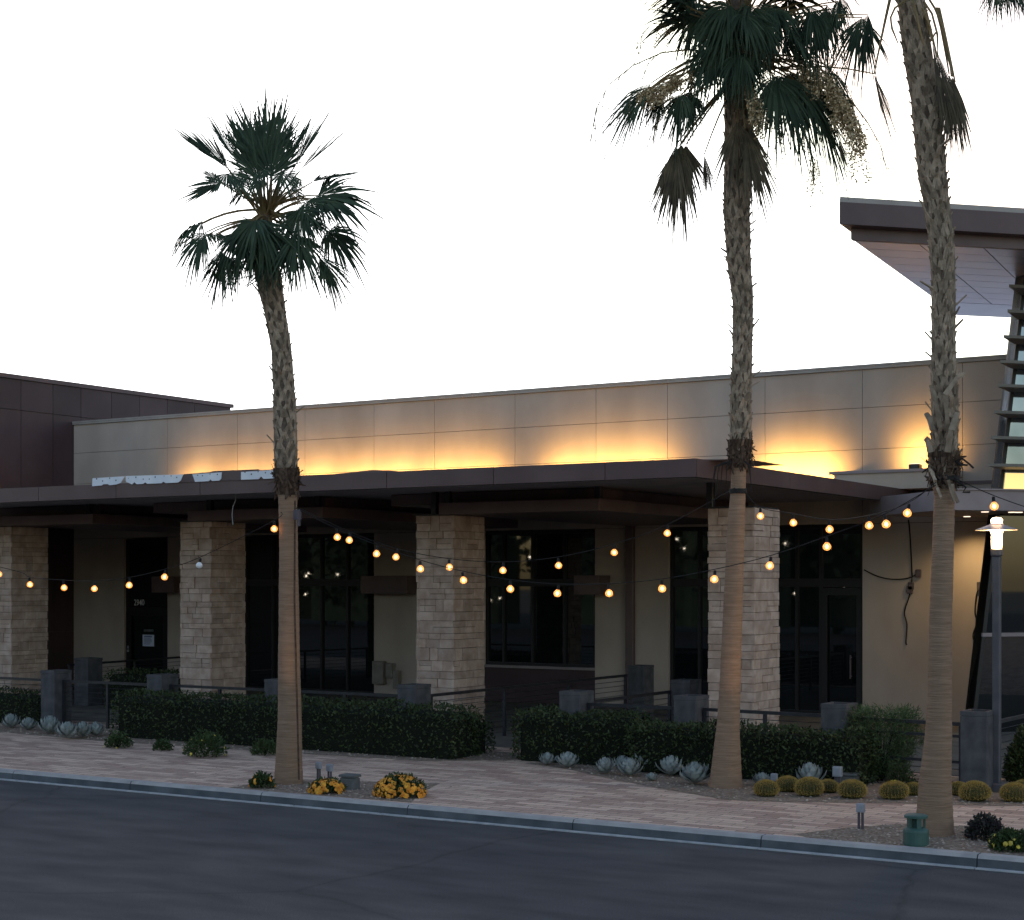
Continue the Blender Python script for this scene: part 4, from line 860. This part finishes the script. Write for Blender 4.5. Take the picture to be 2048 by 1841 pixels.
stalk(p2, [(880, 520, -.1), (780, 560, -.2), (600, 640, -.2), (480, 800, -.2)], 0, 9, .9, 2)
stalk(p2, [(1020, 480, -.5), (1060, 520, -.6), (1110, 580, -.6), (1130, 660, -.6)], 0, 18, .42, 80, .03)
stalk(p2, [(1150, 400, -.2), (1350, 380, -.3), (1520, 420, -.3), (1620, 520, -.3), (1680, 640, -.3)], 0, 34, .6, 75, .03)
stalk(p2, [(1200, 420, .0), (1450, 440, .1), (1650, 560, .1), (1740, 720, .1), (1770, 860, .1)], 0, 24, .55, 60, .03)
stalk(p2, [(1300, 500, -.1), (1400, 650, -.2), (1440, 850, -.2), (1480, 1020, -.2), (1490, 1200, -.2)], 0, 16, .45, 30)
stalk(p2, [(1150, 520, -.3), (1200, 640, -.3), (1260, 780, -.3)], 0, 12, .5, 16)
stalk(p2, [(1500, 500, .1), (1700, 600, .1), (1820, 760, .1), (1900, 900, .1), (1940, 1060, .1)], 0, 8, .55, 3)
for _ in range(170):
    x, y = rnd(700, 1680), rnd(120, 560); a = p2.P(*q((x, y)), rnd(-.5, .5)); l = rnd(.25, .7); s1 = Vector((rnd(-.15, .15), rnd(-.15, .15), 0)); strip(b, a, a+s1*.5-UP*l*.5, .014, .010, .002, TOCAM); strip(b, a+s1*.5-UP*l*.5, a+s1*1.3-UP*l, .010, .004, .002, TOCAM)
b.build('crown', 'frond', p2.o); sb.build('petiole', 'stem', p2.o); fl.build('blossom', 'flower', p2.o)
b = MB(p2.L)
for y in (983,): px, w = p2.prof(y); c = p2.P(px, y); r = w/2*p2.D/FPX+.012; b.lathe([(r, -.035), (r+.006, -.03), (r+.006, .03), (r, .035)], c, 20)
for k in range(6): a = rnd(-2.6, -.5); c = p2.P(1478, 925)+Vector((math.cos(a), math.sin(a), 0))*.2; b.tube([c, c+Vector((math.cos(a)*.14, math.sin(a)*.1, -.06)), c+Vector((math.cos(a)*.2, math.sin(a)*.1, -.35+rnd(-.1, .1)))], [.012, .01, .004], 5)
b.build('strap', 'cable', p2.o)

# --- big near palm
p3 = Palm((1869, 1676), 18.75, [(1869, 1680, 82), (1870, 1630, 72), (1871, 1560, 63), (1876, 1480, 54), (1879, 1400, 47), (1881, 1250, 45), (1887, 1050, 42), (1889, 990, 41), (1888, 965, 50), (1888, 930, 58), (1889, 900, 52), (1890.5, 830, 54), (1888, 750, 52), (1887, 700, 47), (1887, 620, 46), (1887, 560, 46), (1883, 480, 50), (1872, 400, 50), (1866, 360, 56), (1860, 300, 58), (1852, 200, 60), (1834, 100, 58), (1822, 0, 54), (1812, -90, 56), (1806, -190, 40)], 'big near palm at the right with its crown above the photo', 968)
p3.trunk(); p3.boots(-60, row=.13, wild=.4, w=.062)
b = MB(p3.L); sb = MB(p3.L); db = MB(p3.L); q = zc(1600, 0, 3.64)
for k in range(30):
    a = k*2.4; el = rnd(-.1, 1.3); c = p3.P(1806, -190); H = c+Vector((math.cos(a)*math.cos(el), math.sin(a)*math.cos(el), math.sin(el)))*rnd(.7, 1.0)
    d = H-c; n = UP.cross(d).cross(d); n = -n if n.z < 0 else n; petiole(sb, p3.P(1806, -160), H, .1); blade(b, H, d, n+rdir()*.2, rnd(.75, .95), 95, 30, .2, .15, 0, .5, .85, .1)
for hub, tip, hd, face, spd in [((1440, -120), (1400, 200), -.1, .7, 36), ((1560, -100), (1620, 150), .0, .6, 55), ((1340, -140), (1330, 110), .0, .6, 36), ((1500, -110), (1500, 170), .1, .6, 40), ((1600, -60), (1720, 160), -.1, .6, 50)]: p3.frond(b, sb, (1812, -150), q(hub), q(tip), hd, 0, face, spd, 26, .1, .1, .2, hang=.2, wv=.8)
for hub, tip, hd, face, spd, base in [((1085, 540), (1140, 1230), -.1, .8, 17, (1000, 60)), ((1110, 560), (1110, 1150), -.15, .8, 22, (990, 60)), ((1130, 600), (1160, 1180), -.05, .8, 16, (1000, 60)), ((960, 300), (1130, 1060), -.25, .7, 12, (880, 0)), ((1000, 420), (1090, 1100), -.28, .8, 15, (900, 20)), ((1130, 600), (1200, 1130), .0, .6, 12, (1010, 60)), ((540, 540), (680, 1050), .0, .6, 11, (655, -10))]:
    db = MB(p3.L); p3.frond(db, sb, q(base), q(hub), q(tip), hd, 0, face, spd, 26, .03, .1, .04, split=.55, wv=.95); db.build('dead_frond', 'dead', p3.o)
for P in ([(780, -60), (760, 10), (690, 60), (660, 130), (670, 210), (715, 320)], [(820, -20), (850, 120), (880, 250), (900, 330)], [(930, -20), (980, 60), (1050, 220), (1090, 420), (1100, 560)], [(900, 10), (960, 100), (1000, 250), (1005, 410)], [(890, 60), (950, 200), (970, 320)]):
    sb.tube([p3.P(*q(c), -.2) for c in P], [.013]*(len(P)-1)+[.006], 5)
b.build('crown', 'frond', p3.o); sb.build('petiole', 'stem', p3.o)
b = MB(p3.L)
for seq, w in (([(1905, 945, -.1), (1890, 790, -.36), (1915, 755, -.3), (1930, 748, -.3)], .075), ([(1872, 960, -.2), (1859, 935, -.1), (1862, 925, -.05), (1874, 975, -.2), (1882, 995, -.3)], .045), ([(1905, 968, -.2), (1907, 985, -.22), (1917, 1006, -.2)], .06), ([(1897, 960, -.28), (1902, 980, -.28), (1909, 1003, -.28)], .05), ([(1896, 905, -.3), (1903, 860, -.33), (1915, 825, -.28)], .10), ([(1862, 905, -.2), (1856, 882, -.2), (1850, 878, -.2)], .09), ([(1866, 860, -.25), (1858, 835, -.2), (1852, 826, -.15)], .085), ([(1880, 855, -.33), (1872, 800, -.33), (1862, 770, -.3)], .07)):
    for (x0, y0, d0), (x1, y1, d1) in zip(seq, seq[1:]): strip(b, p3.P(x0, y0, d0), p3.P(x1, y1, d1), w*.72, w*.55, .02, (TOCAM+rdir()*.5).normalized())
b.build('loose_leaf_base', 'boot', p3.o)
b = MB(p3.L); px, w = p3.prof(988); c = p3.P(1888.5, 957); b.lathe([(.165, -.03), (.172, -.025), (.172, .025), (.165, .03)], c, 20)
for P in ([(1910, 925), (1925, 918), (1940, 930), (1947, 937)], [(1910, 922), (1920, 930), (1935, 931)], [(1908, 960), (1922, 968), (1932, 975), (1926, 985), (1940, 985)]): b.tube([p3.P(x, y, -.15) for x, y in P], .012, 5)
b.build('strap', 'cable', p3.o)

# ------------------------------------------------------------------ string lights
SG = 'string lights hung between the palms'
bulb0 = MB(); bulb0.lathe([(.008, .0), (.026, -.016), (.042, -.04), (.047, -.062), (.042, -.085), (.026, -.103), (.002, -.112)], n=18)
fil0 = MB(); fil0.lathe([(.004, -.03), (.015, -.045), (.02, -.06), (.015, -.075), (.004, -.09)], n=12)
sock0 = MB(); sock0.lathe([(.012, .062), (.017, .05), (.019, .0), (.012, -.004)], n=10)
BM = {}
def bulb_mesh(lit):
    if lit not in BM:
        o1 = bulb0.build('bulb', 'bulb' if lit else 'deadbulb', None, smooth=True); o2 = sock0.build('socket', 'cable', None)
        o3 = fil0.build('filament', 'filament', None, smooth=True); BM[lit] = (o1.data, o2.data, o3.data); [bpy.data.objects.remove(o) for o in (o1, o2, o3)]
    return BM[lit]
def string(A, B, pts, label, dead=()):
    L = A; o = thing('string_light', label, 'string light', L, SG); h = (B-A); n = Vector((h.y, -h.x, 0)).normalized(); W = [onplane(x, y, A, n) for x, y in pts]
    path = [A]+[w+UP*.065 for w in W]+[B]
    b = MB(L); fine = []
    for i in range(len(path)-1):
        p0, p1, p2, p3 = path[max(i-1, 0)], path[i], path[i+1], path[min(i+2, len(path)-1)]
        for k in range(5): u = k/5; fine.append(.5*((2*p1)+(p2-p0)*u+(2*p0-5*p1+4*p2-p3)*u*u+(3*p1-p0-3*p2+p3)*u**3))
    fine.append(path[-1]); b.tube([f+UP*.055 for f in fine], .0055, 5); b.build('wire', 'cable', o)
    for i, w in enumerate(W):
        m1, m2, m3 = bulb_mesh(i not in dead); c = bpy.data.objects.new('bulb', m1); col.objects.link(c); c.parent = o; c.location = w+UP*.053-L; c.scale = (1.06, 1.06, .9); c.rotation_euler = (rnd(-.2, .2), rnd(-.2, .2), rnd(0, 6))
        s2 = bpy.data.objects.new('socket', m2); col.objects.link(s2); s2.parent = c
        if i in dead: c['label'] = 'unlit white bulb'
        else: s3 = bpy.data.objects.new('filament', m3); col.objects.link(s3); s3.parent = c
a1 = p1.P(590, 1024, -.2); a1b = p1.P(562, 1032, -.2); a2 = p2.P(1470, 984, -.2); a3 = p3.P(1872, 980, -.2); a3r = p3.P(1908, 966, -.15)
string(a1, a3, [(673.6, 1075), (753.7, 1108), (840.7, 1138.5), (925.8, 1161), (1020.8, 1178.5), (1116, 1187.4), (1217.5, 1187), (1324, 1178), (1429.4, 1159), (1540.7, 1132), (1653.6, 1093.6), (1770.5, 1049)], 'longest string of warm bulbs sagging from the leaning palm to the big palm')
string(a1+UP*.02, a2, [(699.4, 1081), (793.2, 1114.7), (898.5, 1135), (1006.5, 1141.4), (1116.6, 1131.6), (1228.5, 1105.5), (1335, 1067)], 'string of warm bulbs sagging from the leaning palm up to the middle palm')
string(p2.P(1488, 990, -.2), a3+UP*.03, [(1520.8, 1032.8), (1586, 1046), (1658.7, 1059), (1738, 1051.5), (1816.5, 1026.8)], 'short string of five warm bulbs between the middle palm and the big palm')
string(a1b, Vector((-26, 18.3, 3.9)), [(548.5, 1058.3), (399.7, 1131.6), (330, 1154.7), (258.8, 1171), (189, 1178), (127.6, 1176), (59.3, 1169.6), (-2, 1149)], 'string of bulbs with one unlit running left from the leaning palm out of the photo', dead=(1,))
string(a3r, a3r+Vector((5.5, 1.2, -.1)), [(1987.5, 1013), (2075, 1042), (2160, 1050)], 'string of bulbs leaving the big palm toward the right edge')
# hanging white cord under the canopy
w = [atY(x, y, YC+.6) for x, y in ((471, 1001), (466, 1014), (464, 1030), (466, 1050))]; o = thing('hanging_cord', 'thin pale cord hanging from the canopy left of the leaning palm', 'cord', w[0]); b = MB(w[0]); b.tube([w[0]+UP*.28]+w, .010, 5); b.build('wire', 'box', o)

b = MB()                                                  # bits of leaf and grit along the kerb and on the pavers
for _ in range(420):
    y = rnd(YK-.9, YK-.05) if random.random() < .5 else rnd(YK+.17, 21); x = rnd(-24, -2); z = .003 if y < YK-.11 else (.014 if y < YK else .142); r = rnd(.006, .028); a = rnd(0, 6)
    b.add([(x+r*math.cos(a+k*1.6)*rnd(.5, 1), y+r*math.sin(a+k*1.6)*rnd(.5, 1), z+rnd(0, .006)) for k in range(4)], [(0, 1, 2, 3)])
tag(b.build('litter', 'dead'), kind='stuff')

# ------------------------------------------------------------------ trees across the car park (seen in the glass)
b = MB()
for k in range(24):
    cx = -118+k*5.6+rnd(-1.5, 1.5); cy = -22+rnd(-3, 3); h = rnd(8.5, 12.5)
    for _ in range(620):
        v = rdir(); p = Vector((cx, cy, h*.52))+Vector((v.x*3.8, v.y*2.6, v.z*h*.48))*rnd(.4, 1); b.leaf(p, rdir(), rdir(), rnd(.5, 1.1), rnd(.3, .6))
    b.tube([(cx, cy, -.05), (cx+.2, cy, h*.5)], [.25, .15], 7); b.cham((cx-3.3, cy-1, .4), (cx+3.3, cy+1, h*.72), .9)
tag(b.build('tree_row', 'tree'), kind='stuff')
b = MB()
for _ in range(90): b.lathe([(.01, -.045), (.045, 0), (.01, .045)], (rnd(-80, -15), -18+rnd(-.8, .8), rnd(1.5, 9)), 6)
tag(b.build('tree_lights', 'treelight'), kind='stuff')
for (pp_, dx, tz) in ((p1, .75, 2.6), (p2, .95, 2.4)):      # garden floodlights at the palm feet
    l = bpy.data.lights.new('flood_lamp', 'SPOT'); l.energy = 13; l.color = (1, .62, .34); l.spot_size = R(50); l.spot_blend = .8; l.shadow_soft_size = .05; lo = bpy.data.objects.new('flood_lamp', l); col.objects.link(lo)
    lo.location = pp_.L+Vector((dx, -.55, .32)); lo.rotation_euler = (pp_.L+Vector((0, 0, tz))-lo.location).to_track_quat('-Z', 'Y').to_euler()

# ------------------------------------------------------------------ camera, light
cd = bpy.data.cameras.new('camera'); cam = bpy.data.objects.new('camera', cd); col.objects.link(cam); sc.camera = cam
cam.location = CAM; cam.rotation_euler = (R(90), 0, YAW); cd.sensor_fit = 'HORIZONTAL'; cd.sensor_width = 36; cd.lens = 36*FPX/2048; cd.shift_y = (HY-920.5)/2048; cd.clip_end = 3000; cd.clip_start = .1
SUN_EL, SUN_AZ = R(8), YAW+R(8)                          # sun just above the horizon behind the building
sd = Vector((-math.sin(SUN_AZ)*math.cos(SUN_EL), math.cos(SUN_AZ)*math.cos(SUN_EL), math.sin(SUN_EL)))
wld = bpy.data.worlds.new('World'); sc.world = wld; wld.use_nodes = True; nt = wld.node_tree; bg = nt.nodes['Background']
sky = nt.nodes.new('ShaderNodeTexSky'); sky.sky_type = 'NISHITA'; sky.sun_disc = False; sky.sun_elevation = SUN_EL; sky.sun_rotation = -SUN_AZ
sky.air_density = 1.0; sky.dust_density = 2.0; sky.ozone_density = 1.3; sky.altitude = 600
tint = nt.nodes.new('ShaderNodeMix'); tint.data_type = 'RGBA'; tint.blend_type = 'MULTIPLY'; tint.inputs['Factor'].default_value = 1; tint.inputs[7].default_value = (1.10, .968, .945, 1)
nt.links.new(sky.outputs[0], tint.inputs[6]); cap = nt.nodes.new('ShaderNodeVectorMath'); cap.operation = 'MINIMUM'; cap.inputs[1].default_value = (7.5, 7.5, 7.5); nt.links.new(tint.outputs[2], cap.inputs[0]); nt.links.new(cap.outputs[0], bg.inputs['Color']); bg.inputs['Strength'].default_value = .12
sl = bpy.data.lights.new('sun', 'SUN'); sl.energy = .2; sl.angle = R(8); sl.color = (1, .8, .6); so = bpy.data.objects.new('sun', sl); col.objects.link(so); so.rotation_euler = (-sd).to_track_quat('-Z', 'Y').to_euler()
vs = sc.view_settings; vs.view_transform = 'Standard'; vs.look = 'None'; vs.exposure = 1.8
sc.cycles.sample_clamp_indirect = 4.0; vs.gamma = 1; vs.use_curve_mapping = False
